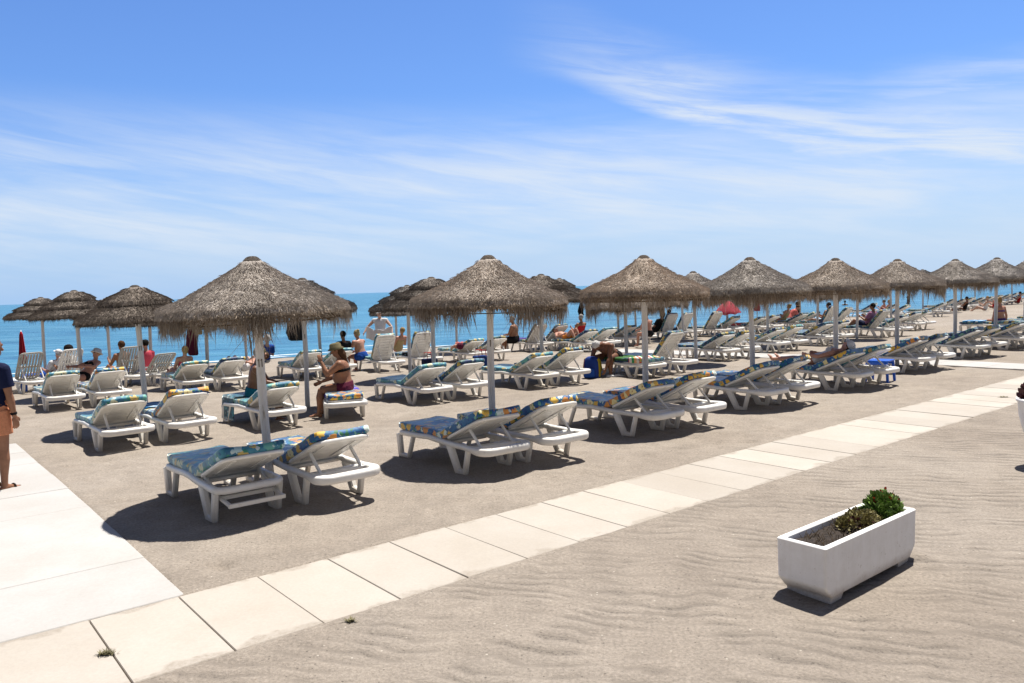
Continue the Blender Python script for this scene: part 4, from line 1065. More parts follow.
# far rows of loungers to the right, close to the water
n = 0
far_lab = ['far lounger by the water, {} from the left of the distant row', 'far lounger in the distant row by the water, {} from its left end']
far_px = [(868, 317), (889, 318), (899, 320), (936, 317), (947, 312), (957, 311), (966, 310), (976, 309), (985, 308), (994, 306), (1003, 305), (1011, 303), (1020, 302)]
names_far = ['far lounger at the water by the pink sunbathers', 'far lounger left of the bather standing at the water', 'far lounger below the bather standing at the water', 'far lounger right of the sixth pole with navy mattress by the water',
             'far lounger left of the seventh pole, by the water', 'far lounger right behind the seventh pole, by the water', 'first small lounger right of the seventh pole, by the water', 'second small lounger right of the seventh pole, by the water', 'third small lounger right of the seventh pole, by the water',
             'small far lounger behind the bikini woman', 'small far lounger right of the bikini woman', 'second small far lounger right of the bikini woman', 'small far lounger at the right picture edge']
for (px, py), nm in zip(far_px, names_far): lounger((px, py), nm, 'distant loungers along the water', 'near', random.choice((26, 30, 27)), 'floral_navy', random.uniform(-6, 6))
near_right = [((1004, 334), 'lounger the woman in the purple bikini sits on', 2), ((1034, 331), 'lounger with blue floral mattress right of the bikini woman', 27), ((1062, 328), 'lounger cut by the right edge behind the eighth umbrella', 27)]
LB = {}
for i, (vp, lab, an) in enumerate(near_right): LB[i] = lounger(vp, lab, GL, 'near', an, 'floral_navy', random.uniform(-3, 3))

# ------------------------------------------------------------------ planters
def leaf_bush(name, mat, parent, n, size, rx, ry, rz, cz, seed, cx=0.0, lift=0.5):
    rnd = random.Random(seed); bm = bmesh.new()
    for i in range(n):
        d = V3((rnd.gauss(0, 1), rnd.gauss(0, 1), rnd.gauss(0.25, 0.8))).normalized(); rr = rnd.uniform(0.45, 1.0)**0.5*(0.85 + 0.3*noise.noise(d*2.5 + V3((seed, 0, 0))))
        p = V3((cx + d.x*rx*rr, d.y*ry*rr, cz + max(-0.02, d.z*rz*rr)))
        t = (d + V3((rnd.gauss(0, 0.6), rnd.gauss(0, 0.6), lift + rnd.gauss(0, 0.4)))).normalized(); s = t.cross(V3((rnd.gauss(0, 1), rnd.gauss(0, 1), rnd.gauss(0, 1)))).normalized()
        L = size*rnd.uniform(0.6, 1.3); w = L*0.40; u = t.cross(s)
        a, b, c = p + t*L*0.35 + s*w + u*L*0.06, p + t*L*0.35 - s*w + u*L*0.06, p + t*L
        vs = [bm.verts.new(q) for q in (p, b, p + t*L*0.75 - s*w*0.7 + u*L*0.04, c, p + t*L*0.75 + s*w*0.7 + u*L*0.04, a)]
        bm.faces.new(vs)
    return link(name, mesh_of(name, bm, mat), parent)
def planter_box():
    p = at(847, 580); tN = V3((1.975, 4.955, 0)); ang = R(39)
    # near corner of the rim known; box runs 1.30 m along the path and 0.35 m towards it
    c = V3((1.985, 4.975, 0)) + E1*0.65 + E2*0.175; c.z = sand_h(c.x, c.y) - 0.004
    root = empty('flower_planter', c, ang); tag(root, 'long white rectangular planter with two small plants on the sand', 'planter')
    bm = bmesh.new(); Lx, Wy, H = 0.65, 0.178, 0.40
    def ringr(x, y, z, r=0.018):
        return [V3((a, b, z)) for a, b in rrect(2*x, 2*y, r, 3)]
    outer = [ringr(Lx - 0.085, Wy - 0.012, 0.045), ringr(Lx - 0.075, Wy - 0.006, 0.052), ringr(Lx - 0.010, Wy - 0.003, 0.120), ringr(Lx - 0.003, Wy - 0.002, 0.135), ringr(Lx, Wy, 0.36), ringr(Lx + 0.002, Wy + 0.002, H - 0.006), ringr(Lx - 0.004, Wy - 0.004, H),
             ringr(Lx - 0.036, Wy - 0.036, H), ringr(Lx - 0.042, Wy - 0.042, H - 0.008), ringr(Lx - 0.05, Wy - 0.05, 0.25)]
    loft(bm, outer)
    tub = link('tub', mesh_of('tub', bm, M['planter']), root)
    for sx in (-1, 1):
        bm = bmesh.new()
        a = [V3((sx*x, y, z)) for x, y, z in ((Lx - 0.100, -0.150, -0.02), (Lx - 0.100, 0.150, -0.02), (Lx - 0.235, 0.150, -0.02), (Lx - 0.235, -0.150, -0.02))]
        b = [V3((sx*x, y, z)) for x, y, z in ((Lx - 0.088, -0.164, 0.06), (Lx - 0.088, 0.164, 0.06), (Lx - 0.26, 0.164, 0.06), (Lx - 0.26, -0.164, 0.06))]
        loft(bm, [a, b] if sx > 0 else [a[::-1], b[::-1]]); bmesh.ops.recalc_face_normals(bm, faces=bm.faces)
        link('foot', mesh_of('foot', bm, M['planter']), root)
    bm = bmesh.new(); nx, ny = 50, 12; g = []
    for j in range(ny + 1):
        for i in range(nx + 1):
            x = -Lx + 0.05 + (2*Lx - 0.10)*i/nx; y = -Wy + 0.05 + (2*Wy - 0.10)*j/ny
            g.append(bm.verts.new((x, y, 0.355 + 0.02*noise.noise(V3((x*9, y*9, 2))) + 0.014*noise.noise(V3((x*30, y*30, 2))))))
    for j in range(ny):
        for i in range(nx): bm.faces.new((g[j*(nx+1)+i], g[j*(nx+1)+i+1], g[(j+1)*(nx+1)+i+1], g[(j+1)*(nx+1)+i]))
    link('soil', mesh_of('soil', bm, M['soil']), root)
    pl = empty('green_shrub', root.matrix_basis @ V3((0.50, 0.0, 0.345)), ang); tag(pl, 'rounded green shrub with tiny red flowers at right end of white planter', 'plant')
    leaf_bush('foliage', M['leaf'], pl, 1000, 0.042, 0.185, 0.14, 0.135, 0.04, 3)
    leaf_bush('flowers', M['flower'], pl, 22, 0.028, 0.12, 0.10, 0.08, 0.125, 8, lift=1.0)
    bm = bmesh.new(); rnd = random.Random(2)
    for i in range(14):
        a = rnd.uniform(0, 6.28); tube(bm, [(0, 0, -0.01), (0.05*math.cos(a), 0.05*math.sin(a), 0.08), (0.12*math.cos(a), 0.10*math.sin(a), 0.18*rnd.uniform(0.5, 1))], [0.006, 0.004, 0.002], 5)
    link('stems', mesh_of('stems', bm, M['stalk']), pl)
    p2 = empty('olive_plant', root.matrix_basis @ V3((0.11, 0.0, 0.345)), ang); tag(p2, 'low olive and reddish withered plant in middle of white planter', 'plant')
    leaf_bush('foliage', M['leaf_olive'], p2, 1100, 0.026, 0.26, 0.115, 0.085, 0.03, 6)
    leaf_bush('withered_leaves', M['leaf_red'], p2, 120, 0.03, 0.19, 0.11, 0.06, 0.03, 16)
    bm = bmesh.new()
    for i in range(150):
        x, y = rnd.uniform(-0.52, 0.5), rnd.uniform(-0.11, 0.11); a = rnd.uniform(0, 6.28); L = rnd.uniform(0.02, 0.09)
        tube(bm, [(x, y, 0.355), (x + L*math.cos(a)*0.6, y + L*math.sin(a)*0.6, 0.365 + L*0.6)], [0.003, 0.0015], 4)
    tag(link('dry_twigs', mesh_of('dry_twigs', bm, M['stalk']), root), kind='stuff')
planter_box()
def urn():
    p = at(1051, 466); root = empty('round_planter', p); tag(root, 'round white bowl planter with dark red plant at the right edge', 'planter')
    bm = bmesh.new()
    lathe(bm, [(0.17, -0.01), (0.18, 0.05), (0.11, 0.09), (0.10, 0.14), (0.17, 0.22), (0.26, 0.36), (0.305, 0.55), (0.318, 0.70), (0.335, 0.72), (0.335, 0.745), (0.30, 0.75), (0.28, 0.70), (0.02, 0.67)], 36)
    link('bowl', mesh_of('bowl', bm, M['planter'], True), root)
    bm = bmesh.new(); lathe(bm, [(0.28, 0.66), (0.29, 0.695), (0.01, 0.71)], 24); link('soil', mesh_of('soil', bm, M['soil']), root)
    pl = empty('red_plant', p + V3((0, 0, 0.70))); tag(pl, 'dark red leafy plant in the round white bowl at the right edge', 'plant')
    leaf_bush('foliage', M['leaf_red'], pl, 700, 0.07, 0.30, 0.30, 0.22, 0.04, 21, lift=0.8)
    leaf_bush('green_leaves', M['leaf'], pl, 160, 0.06, 0.26, 0.26, 0.10, 0.02, 22)
urn()
def weed(px, py, label, n, r, seed):
    p = at(px, py); rnd = random.Random(seed); bm = bmesh.new(); z = 0.015
    for i in range(n):
        a = rnd.uniform(0, 6.28); q = V3((rnd.gauss(0, r), rnd.gauss(0, r*0.6), z)); L = rnd.uniform(0.02, 0.05); d = V3((math.cos(a), math.sin(a), rnd.uniform(0.2, 0.9))).normalized(); s = V3((-math.sin(a), math.cos(a), 0))*0.005
        bm.faces.new([bm.verts.new(v) for v in (q - s, q + s, q + d*L)])
    tag(link('weed', mesh_of('weed', bm, M['grass']), None, p), label, 'weed')
weed(107, 656, 'flat dry weed growing in the joint of the pale path', 110, 0.022, 1)
weed(350, 623.5, 'tiny weed tuft at the near edge of the pale path', 60, 0.015, 2)
weed(1003, 398, 'small weed tuft in the path junction at the right', 70, 0.03, 3)

# ------------------------------------------------------------------ people
UP = V3((0, 0, 1))
HA = HEAD_ANG                        # facing the feet of a lounger = HEAD_ANG + pi
def facing(dx, dy): return math.atan2(dy, dx)
p = at(0, 489)
person('person', 'man in navy T-shirt and peach shorts walking at the left edge', p + V3((0, 0, 0.045)), facing(0.45, 0.89), 'stride', 1.76, 'tan', 1.05, mods=dict(th=[(0.02, 0.03, -1), (0.04, -0.03, -1)], sh=[(-0.12, 0, -1), (-0.05, 0, -1)], ua=[(-0.25, 0.14, -1), (0.10, -0.13, -1)], fa=[(0, 0.02, -1), (0.16, 0.0, -1)]),
       wear=[('shirt', 'navy'), ('shorts', 'peach'), ('sandals', 'sandal'), ('watch', 'black')], hair=('short', 'hairgrey'), vox=0.008, belly=0.03)
# the couple
L = L2[1, 0]
person('person', 'shirtless man in cap sitting sideways on the lounger with teal towel', on(L, 0.45, 0.06, 0.50), HA + R(62), 'sit_edge', 1.74, 'dark', 1.08, wear=[('trunks', 'teal')], hair=('short', 'hairgrey'), hat=('cap', 'khaki'), belly=0.05,
       mods=dict(spine=(0.22, 0, 1), ua=[(0.55, 0.1, -0.9), (0.6, -0.15, -0.8)], fa=[(1, 0.1, -0.35), (1, 0.05, -0.3)]), vox=0.010)
L = L2[1, 1]
person('person', 'woman in straw hat and black bikini top sitting on a purple towel', on(L, 1.22, 0.06, 0.53), HA + R(-22) - R(100), 'sit_edge', 1.70, 'tan', 1.28, True, wear=[('bra', 'black'), ('trunks', 'maroon')], hair=('long', 'hairbrown'), hat=('bucket', 'khaki'), vox=0.010,
       mods=dict(spine=(0.16, 0, 1), head=(0.28, 0, 1), ua=[(0.75, 0.1, -0.6), (0.5, -0.1, -0.9)], fa=[(0.35, -0.2, 0.9), (1, 0.1, -0.4)]), belly=0.03)
# the man shaking out a white towel
p = at(382.5, 361)
person('person', 'man in pale vest and cap standing and shaking out a white towel', p, facing(-0.1, -1), 'towel_hold', 1.80, 'fair', 1.1, wear=[('tank', 'white'), ('shorts', 'blue')], hair=('short', 'hairgrey'), hat=('cap', 'white'), belly=0.05, vox=0.012)
def sheet(name, label, cat, mat, origin, ux, uy, nx, ny, zf, parent=None, th=0.008):
    """a cloth: grid over ux, uy with height function"""
    bm = bmesh.new(); top, bot = [], []
    for j in range(ny + 1):
        for i in range(nx + 1):
            s, t = i/nx, j/ny; q = ux*(s - 0.5) + uy*(t - 0.5) + zf(s, t)
            top.append(bm.verts.new(q)); bot.append(bm.verts.new(q - V3((0.3*th, 0.3*th, th))))
    W_ = nx + 1
    for j in range(ny):
        for i in range(nx):
            a = j*W_ + i; bm.faces.new((top[a], top[a+1], top[a+W_+1], top[a+W_])); bm.faces.new((bot[a], bot[a+W_], bot[a+W_+1], bot[a+1]))
    edge = [i for i in range(W_)] + [j*W_ + nx for j in range(1, ny + 1)] + [ny*W_ + i for i in range(nx - 1, -1, -1)] + [j*W_ for j in range(ny - 1, 0, -1)]
    for a, b in zip(edge, edge[1:] + edge[:1]): bm.faces.new((top[a], bot[a], bot[b], top[b]))
    o = link(name, mesh_of(name, bm, M[mat], True), None, origin); tag(o, label, cat); return o
NZ = lambda s, t, a, k: a*noise.noise(V3((s*5, t*5, k)))
def hang(s, t): return V3((0, -0.05*math.sin(s*9) , -0.10*math.sin(math.pi*s) + 0.05*math.sin(s*13 + t*2)*t))
sheet('towel', 'white towel held out by the standing man in a vest', 'towel', 'white_cloth' if 'white_cloth' in M else 'white', p + V3((0.02, -0.50, 1.04)), V3((0.86, 0, 0)), V3((0.05, -0.03, 0.42)), 20, 12, lambda s, t: V3((0, -0.10*math.sin(s*8 + t), -0.16*math.sin(math.pi*s)*(0.4 + 0.6*t) + 0.02*math.sin(s*17))))
# others, from left to right
q = on(SL[1], 1.05, 0.0, 0.43)
person('person', 'black-haired bather in white leaning back on the cream slatted recliner', q, HA + R(22) + math.pi, 'recline', 1.68, 'tan', 1.0, wear=[('shirt', 'white'), ('shorts', 'white')], hair=('curly', 'hairdark'), mods=dict(spine=(-0.35, 0, 1), head=(-0.1, 0, 1)))
q = on(SL[0], 0.95, 0.1, 0.40)
person('person', 'bather in pale shirt lying by the blue table at the left', on(SL[0], 0.75, 0.85, 0.36), HA + R(30) + math.pi, 'recline', 1.68, 'pink', 1.0, wear=[('shirt', 'white'), ('shorts', 'blue')], hair=('short', 'hairgrey'), hat=('cap', 'white'))
person('person', 'sunburnt woman in pale sun hat and black bikini top lying propped up, reading', on(L3[0, 1], -0.9, 0.1, 0.50), HA + R(-60), 'lie', 1.66, 'pink', 1.0, True, wear=[('bra', 'black'), ('brief', 'black')], hair=('short', 'hairblond'), hat=('bucket', 'white'),
       mods=dict(spine=(-0.75, 0, 0.75), head=(-0.35, 0, 1)))
person('person', 'left of the two people sitting behind the grey slatted recliner, brown hair', on(SL[2], 1.0, -0.05, 0.42), HA + R(18) + math.pi, 'upright_read', 1.78, 'tan', 1.0, wear=[('trunks', 'blue')], hair=('short', 'hairbrown'), mods=dict(spine=(-0.12, 0, 1)))
person('person', 'person in black cap and pink top sitting right of the slatted recliner', on(SL[3], 0.75, -0.05, 0.42), HA + R(10) + math.pi, 'upright_read', 1.74, 'pink', 1.0, True, wear=[('shirt', 'pinkp'), ('shorts', 'white')], hair=('short', 'hairdark'), hat=('cap', 'black'), mods=dict(spine=(0.0, 0, 1)))
person('person', 'bather lying with raised arms on the lounger right of the hanging dress', on(L3[1, 1], 0.6, 0.75, 0.46), HA + R(-80), 'knees_up', 1.68, 'pink', 1.0, wear=[('trunks', 'white')], hair=('short', 'hairbrown'))
person('person', 'bather sitting up in pink and white behind the hanging dress', on(L3[1, 0], 0.45, 0.1, 0.46), HA + math.pi, 'recline', 1.6, 'pink', 1.0, True, wear=[('suit', 'pinkp')], hair=('bun', 'hairblond'))
person('person', 'person in white cap and blue top sitting up beyond the seated man', on(L3[2, 0], -0.55, -0.5, 0.5), HA + math.pi, 'recline', 1.66, 'fair', 1.0, True, wear=[('shirt', 'blue'), ('shorts', 'white')], hair=('short', 'hairblond'), hat=('bucket', 'white'))
person('person', 'dark-clothed person sitting in shade left of the hatted woman', on(L3[2, 1], 0.75, 0.55, 0.46), HA + math.pi, 'upright_read', 1.7, 'dark', 1.0, wear=[('shirt', 'black'), ('shorts', 'black')], hair=('short', 'hairdark'))
person('person', 'white-haired sunburnt person sitting hunched below the white towel', on(L3[3, 0], 0.55, -0.35, 0.47), HA + R(20) + math.pi, 'sit_edge', 1.66, 'pink', 1.15, wear=[('trunks', 'blue')], hair=('bun', 'straw'), mods=dict(spine=(0.3, 0, 1)), belly=0.04)
person('person', 'long dark-haired woman lying face down on the lounger behind the second pole', on(L3[4, 0], 0.9, 0.0, 0.50), HA + R(-35) + math.pi, 'lie', 1.66, 'pink', 1.0, True, wear=[('suit', 'coral')], hair=('curly', 'maroon'), mods=dict(spine=(-1, 0, 0.12), head=(-1, 0, 0.2)))
person('person', 'blond bather sitting up just right of the upright loungers', on(L3[4, 0], -0.5, -1.5, 0.5), HA + math.pi, 'recline', 1.62, 'pink', 1.0, True, wear=[('suit', 'straw')], hair=('short', 'hairblond'))
person('person', 'shirtless heavy man sitting with his back turned beside the second pole', on(L3[5, 0], 0.55, -0.35, 0.48), HA + R(35) + math.pi, 'sit_edge', 1.78, 'tan', 1.2, wear=[('shorts', 'black')], hair=('short', 'hairgrey'), belly=0.06, mods=dict(spine=(0.12, 0, 1)))
person('person', 'sunburnt bather lying with bent knees left of the reader in red', on(L3[6, 0], 0.55, 0.0, 0.49), HA + R(0), 'knees_up', 1.7, 'pink', 1.0, wear=[('trunks', 'orange')], hair=('short', 'hairbrown'))
person('person', 'grey-haired reader in red top sitting up with a dark book', on(L3[6, 1], 0.25, -0.1, 0.49), HA + math.pi, 'upright_read', 1.68, 'tan', 1.1, True, wear=[('suit', 'red')], hair=('short', 'hairgrey'), mods=dict(spine=(-0.1, 0, 1)))
L = L2[4, 0]
person('person', 'deeply tanned white-haired man bending forward over a backpack', on(L, 0.62, -0.05, 0.50), HA + R(-82), 'lean_fwd', 1.84, 'dark', 1.18, wear=[('trunks', 'black')], hair=('short', 'hairwhite'), vox=0.010, mods=dict(spine=(0.95, 0, 0.62), head=(0.9, 0, 0.0)))
p = at(649, 347)
person('person', 'sunburnt bather with dark hair sitting upright with back to the camera', p + V3((0, 0, 0.50)), facing(-0.5, 0.8), 'sit_edge', 1.66, 'pink', 1.05, wear=[('trunks', 'black')], hair=('short', 'hairdark'))
person('person', 'dark-skinned bather sitting in the shade between the upright loungers', on(L3[8, 0], 0.6, 0.55, 0.46), HA + math.pi, 'upright_read', 1.7, 'dark', 1.0, wear=[('trunks', 'black')], hair=('short', 'hairdark'))
person('person', 'curly-haired bather in black leaning on the left upright lounger', on(L3[8, 0], 0.85, -0.35, 0.46), HA + math.pi, 'recline', 1.7, 'dark', 1.0, wear=[('shirt', 'black'), ('shorts', 'black')], hair=('curly', 'hairbrown'))
person('person', 'blond woman lying back with raised head behind the fourth pole', on(L3[11, 0], 0.7, 0.0, 0.50), HA + math.pi, 'recline', 1.66, 'pink', 1.0, True, wear=[('suit', 'straw')], hair=('bun', 'hairblond'))
person('person', 'bather in dark top sitting right of the blond woman', on(L3[11, 0], 0.5, 1.3, 0.5), HA + math.pi, 'upright_read', 1.66, 'dark', 1.0, True, wear=[('suit', 'black')], hair=('bun', 'hairdark'))
person('person', 'woman in pink top bending down right of the blond woman', on(L3[11, 1], 0.45, -0.1, 0.5), HA + R(60), 'lean_fwd', 1.62, 'pink', 1.0, True, wear=[('shirt', 'coral'), ('brief', 'white')], hair=('short', 'hairbrown'))
person('person', 'black-haired person seen behind the pale upright lounger back', on(L3[12, 0], 1.02, 0.0, 0.44), HA + math.pi, 'recline', 1.8, 'tan', 1.0, wear=[('trunks', 'black')], hair=('short', 'hairdark'), mods=dict(spine=(-0.45, 0, 1), head=(0, 0, 1)))
L = L1[4, 0]
person('person', 'woman lying on her back in the sun with a white cloth on her face', on(L, 1.0, 0.03, 0.55), HA + R(3) + math.pi, 'lie', 1.68, 'pink', 1.0, True, wear=[('suit', 'white')], hair=('short', 'hairdark'), hat=('cap', 'white'), vox=0.010, mods=dict(spine=(-1, 0, 0.40), ua=[(0.85, 0.3, -0.25), (0.85, -0.3, -0.25)]))
L = L2[8, 0]
person('person', 'dark-haired man in lilac shirt sitting up and reading', on(L, 0.92, 0.0, 0.50), HA + math.pi, 'upright_read', 1.74, 'tan', 1.0, wear=[('shirt', 'lilac'), ('shorts', 'navy')], hair=('short', 'hairdark'), mods=dict(spine=(-0.5, 0, 1), head=(0.15, 0, 1)), vox=0.011)
L = LB[0]
person('person', 'woman in purple bikini with blond bun sitting turned away on a lounger', on(L, 1.25, 0.0, 0.50), HA + R(150), 'sit_edge', 1.68, 'pink', 1.02, True, wear=[('bra', 'purple'), ('brief', 'purple')], hair=('bun', 'hairblond'), vox=0.011, mods=dict(spine=(0.1, 0, 1), ua=[(-0.05, 0.35, -1), (0.0, -0.35, -1)], fa=[(0.1, 0.15, -1), (0.1, -0.1, -1)]))
p = at(908.5, 309); p.z = SEA_Z - 0.55
person('person', 'dark-haired bather standing knee-deep at the edge of the water', p, facing(-0.8, 0.5), 'stand', 1.7, 'tan', 1.0, True, wear=[('suit', 'black')], hair=('long', 'hairbrown'), vox=0.018)
for (px, py, lab, hr, sk, wr) in ((882, 314, 'left of the two pink sunbathers sitting by the water', 'hairbrown', 'pink', 'coral'), (887, 314, 'right of the two pink sunbathers sitting by the water', 'hairblond', 'pink', 'white'), (994, 309, 'small seated bather far behind the bikini woman', 'hairdark', 'pink', 'red'),
                             (1018, 304, 'small seated bather in red far off at the right edge', 'hairdark', 'pink', 'red'), (964.5, 311, 'small dark seated bather far off right of the seventh pole', 'hairdark', 'dark', 'black'), (985, 311, 'small fair seated bather far left behind the bikini woman', 'hairblond', 'fair', 'white')):
    p = at(px, py); person('person', lab, p + V3((0, 0, 0.14)), facing(-0.6, 0.7), 'upright_read', 1.66, sk, 1.0, True, wear=[('suit', wr)], hair=('short', hr), vox=0.02)
p = at(845, 313); p.z = SEA_Z - 1.28
person('person', 'swimmer with only dark head and shoulders above the water', p, facing(0.2, 1), 'stand', 1.7, 'tan', 1.0, wear=[('trunks', 'black')], hair=('short', 'hairdark'), vox=0.018)

# ------------------------------------------------------------------ towels, bags, parasols, tables
def towel_on(L, x, y, z, lx, ly, rot, mat, name, label, cat='towel', drop=0.0, k=1.0):
    a = L.rotation_euler.z + R(rot); ux = V3((math.cos(a), math.sin(a), 0))*lx; uy = V3((-math.sin(a), math.cos(a), 0))*ly
    def zf(s, t):
        e = abs(t - 0.5)*ly; over = max(0, e - 0.315) if drop else 0
        out = -(uy.normalized())*over*0.93*(1 if t > 0.5 else -1)
        return out + V3((0, 0, 0.012*noise.noise(V3((s*6, t*5, k))) + 0.012 - over))
    return sheet(name, label, cat, mat, on(L, x, y, z), ux, uy, 16, 24, zf)
towel_on(L2[1, 0], 0.27, 0.0, 0.468, 0.56, 1.45, 0, 'towelteal', 'towel', 'dark teal patterned towel hanging over the foot of the seated man\'s lounger', drop=1)
towel_on(L2[1, 1], 1.25, 0.0, 0.468, 0.75, 0.80, 0, 'towelpurple', 'towel', 'purple and blue towel under the woman in a straw hat', drop=1)
towel_on(L2[4, 0], 0.85, 0.0, 0.468, 0.95, 0.74, 0, 'green', 'towel', 'green towel on the bending man\'s lounger', drop=1)
towel_on(L2[4, 0], 1.62, 0.0, 0.495, 0.52, 0.86, 5, 'towelstripe', 'towel', 'red, white and green striped towel on the head end of the bending man\'s lounger', drop=1)
towel_on(LB[0], 0.45, 0.0, 0.468, 0.70, 0.72, 0, 'towelblue', 'towel', 'blue and white towel beside the woman in a purple bikini', drop=1)
towel_on(L1[4, 1], 1.75, 0.05, 0.375, 0.32, 0.36, 20, 'white', 'towel', 'small white cloth above the blue plastic table')
def parasol_open(px, py, label, mat):
    p = at(px, py); root = empty('beach_parasol', p); tag(root, label, 'parasol')
    root.rotation_euler = (R(4), R(-5), 0.3)
    bm = bmesh.new(); n = 8; H, Rr = 1.50, 0.56
    rings = []
    for t in (0.03, 0.3, 0.6, 0.85, 1.0):
        rg = []
        for i in range(32):
            a = 2*math.pi*i/32; sag = 0.05*t*abs(math.sin(n*a/2))
            rg.append(V3((Rr*t*math.cos(a)*(1 - 0.04*abs(math.sin(n*a/2))), Rr*t*math.sin(a)*(1 - 0.04*abs(math.sin(n*a/2))), H - 0.55*t**1.7 + sag)))
        rings.append(rg)
    inner = [[q - V3((0, 0, 0.006)) for q in r] for r in rings[::-1]]
    loft(bm, rings + inner); link('canopy', mesh_of('canopy', bm, M[mat], True), root)
    bm = bmesh.new(); tube(bm, [(0, 0, -0.15), (0, 0, H + 0.06)], 0.016, 10); link('pole', mesh_of('pole', bm, M['pole'], True), root)
    for k in range(8):
        a = 2*math.pi*k/8; bm = bmesh.new(); tube(bm, [(0, 0, H - 0.03), (0.31*math.cos(a), 0.31*math.sin(a), H - 0.19), (0.59*math.cos(a), 0.59*math.sin(a), H - 0.53)], 0.004, 5); link('rib', mesh_of('rib', bm, M['oldplastic']), root)
def parasol_folded(px, py, top, label, mat, z0=0.75):
    p = at(px, py); root = empty('folded_parasol', p); tag(root, label, 'parasol')
    bm = bmesh.new(); rings = []
    for t, r in ((0, 0.02), (0.1, 0.05), (0.5, 0.08), (0.85, 0.11), (1, 0.10)):
        rings.append([V3((r*(1 + 0.35*math.cos(7*2*math.pi*i/42))*math.cos(2*math.pi*i/42), r*(1 + 0.35*math.cos(7*2*math.pi*i/42))*math.sin(2*math.pi*i/42), top - (top - z0)*t)) for i in range(42)])
    loft(bm, rings); link('cloth', mesh_of('cloth', bm, M[mat], True), root)
    bm = bmesh.new(); tube(bm, [(0, 0, -0.15), (0, 0, top + 0.05)], 0.017, 10); link('pole', mesh_of('pole', bm, M['pole'], True), root)
parasol_open(729, 335, 'open red parasol far behind the fourth umbrella', 'pinkp')
parasol_folded(24, 373, 1.62, 'folded red parasol under the leftmost umbrella', 'red', 0.35)
parasol_folded(757.5, 332, 1.72, 'folded dark red parasol far behind the fourth pole', 'pinkp', 0.95)
def hanging(px, py, z, label, mat, w, h, name, cat):
    p = at(px, py); bm = bmesh.new(); rings = []
    for t in (0, 0.1, 0.35, 0.7, 0.95, 1.0):
        r = w*(0.25 + 0.9*math.sin(min(1, t*1.25 + 0.08)*math.pi*0.6)); r *= 0.75 if t == 1.0 else 1
        rings.append([V3((r*math.cos(2*math.pi*i/16)*(1 + 0.2*math.sin(i*2.3 + t*4)) + 0.02*math.sin(t*7), r*0.5*math.sin(2*math.pi*i/16), z - h*t)) for i in range(16)])
    loft(bm, rings); o = link(name, mesh_of(name, bm, M[mat], True), None, p); tag(o, label, cat)
    bm = bmesh.new(); tube(bm, [(0.02, 0, z - 0.02), (0.0, 0.0, z + 0.12), (-0.02, 0, z - 0.02)], 0.008, 6); link('strap', mesh_of('strap', bm, M[mat]), o)
hanging(195, 385, 1.75, 'purple dress hanging from the umbrella left of the nearest pole', 'maroon', 0.13, 0.95, 'dress', 'clothing')
hanging(201.5, 385, 1.72, 'straw hat and bag hanging beside the purple dress', 'straw', 0.10, 0.36, 'straw_bag', 'bag')
hanging(299, 378, 1.80, 'dark clothes bundle hanging in the shade behind the nearest umbrella', 'black', 0.22, 0.75, 'clothes_bundle', 'clothing')
hanging(660.5, 338, 1.75, 'black bag hanging from a pole behind the third umbrella', 'black', 0.13, 0.55, 'hanging_bag', 'bag')
hanging(582, 347, 1.72, 'dark bag hanging over the reader in red', 'black', 0.09, 0.50, 'hanging_bag', 'bag')
def backpack(px, py, label, mat, s=1.0, yaw=0.0):
    p = at(px, py); root = empty('backpack', p, yaw); tag(root, label, 'bag')
    bm = bmesh.new(); rings = []
    for z, k in ((0.0, 0.86), (0.03, 1.0), (0.20, 1.02), (0.36, 0.95), (0.45, 0.78), (0.49, 0.45)):
        rings.append([V3((a*k*s, b*k*s, z*s)) for a, b in rrect(0.24, 0.36, 0.08, 4)])
    loft(bm, rings); link('body', mesh_of('body', bm, M[mat], True), root)
    bm = bmesh.new(); rings = []
    for z, k in ((0.03, 0.9), (0.06, 1), (0.20, 1), (0.24, 0.8)): rings.append([V3((a*k*s - 0.15*s, b*k*s, z*s)) for a, b in rrect(0.09, 0.26, 0.035, 3)])
    loft(bm, rings); link('pocket', mesh_of('pocket', bm, M['blue'], True), root)
    for y in (-0.13, 0.13):
        bm = bmesh.new(); tube(bm, [(0.10*s, y*s, 0.44*s), (0.19*s, y*s, 0.36*s), (0.20*s, y*1.2*s, 0.18*s), (0.11*s, y*1.1*s, 0.05*s)], 0.022*s, 6); link('strap', mesh_of('strap', bm, M['yellow']), root)
    bm = bmesh.new()
    for y in (-0.182, 0.182): tube(bm, [(0, y*s, 0.04*s), (0.0, y*s*1.03, 0.25*s), (0, y*s*0.85, 0.44*s)], 0.03*s, 6)
    link('trim', mesh_of('trim', bm, M['yellow']), root)
backpack(592, 378, 'blue and yellow backpack with a red stripe at the bending man\'s feet', 'bagpack', 1.05, R(60))
def cool_bag(px, py, label, mat):
    p = at(px, py); root = empty('beach_bag', p, R(30)); tag(root, label, 'bag')
    bm = bmesh.new(); loft(bm, [[V3((a, b, z)) for a, b in rrect(0.40*k, 0.28*k, 0.05, 3)] for z, k in ((0, 0.94), (0.02, 1), (0.34, 1.03), (0.38, 1.0), (0.385, 0.9))]); link('body', mesh_of('body', bm, M[mat], True), root)
    for y in (-0.12, 0.12):
        bm = bmesh.new(); tube(bm, [(-0.12, y, 0.36), (-0.10, y, 0.55), (0.10, y, 0.55), (0.12, y, 0.36)], 0.012, 6); link('handle', mesh_of('handle', bm, M['red']), root)
cool_bag(481, 369, 'blue beach bag left of the second front-row pole', 'bagblue')
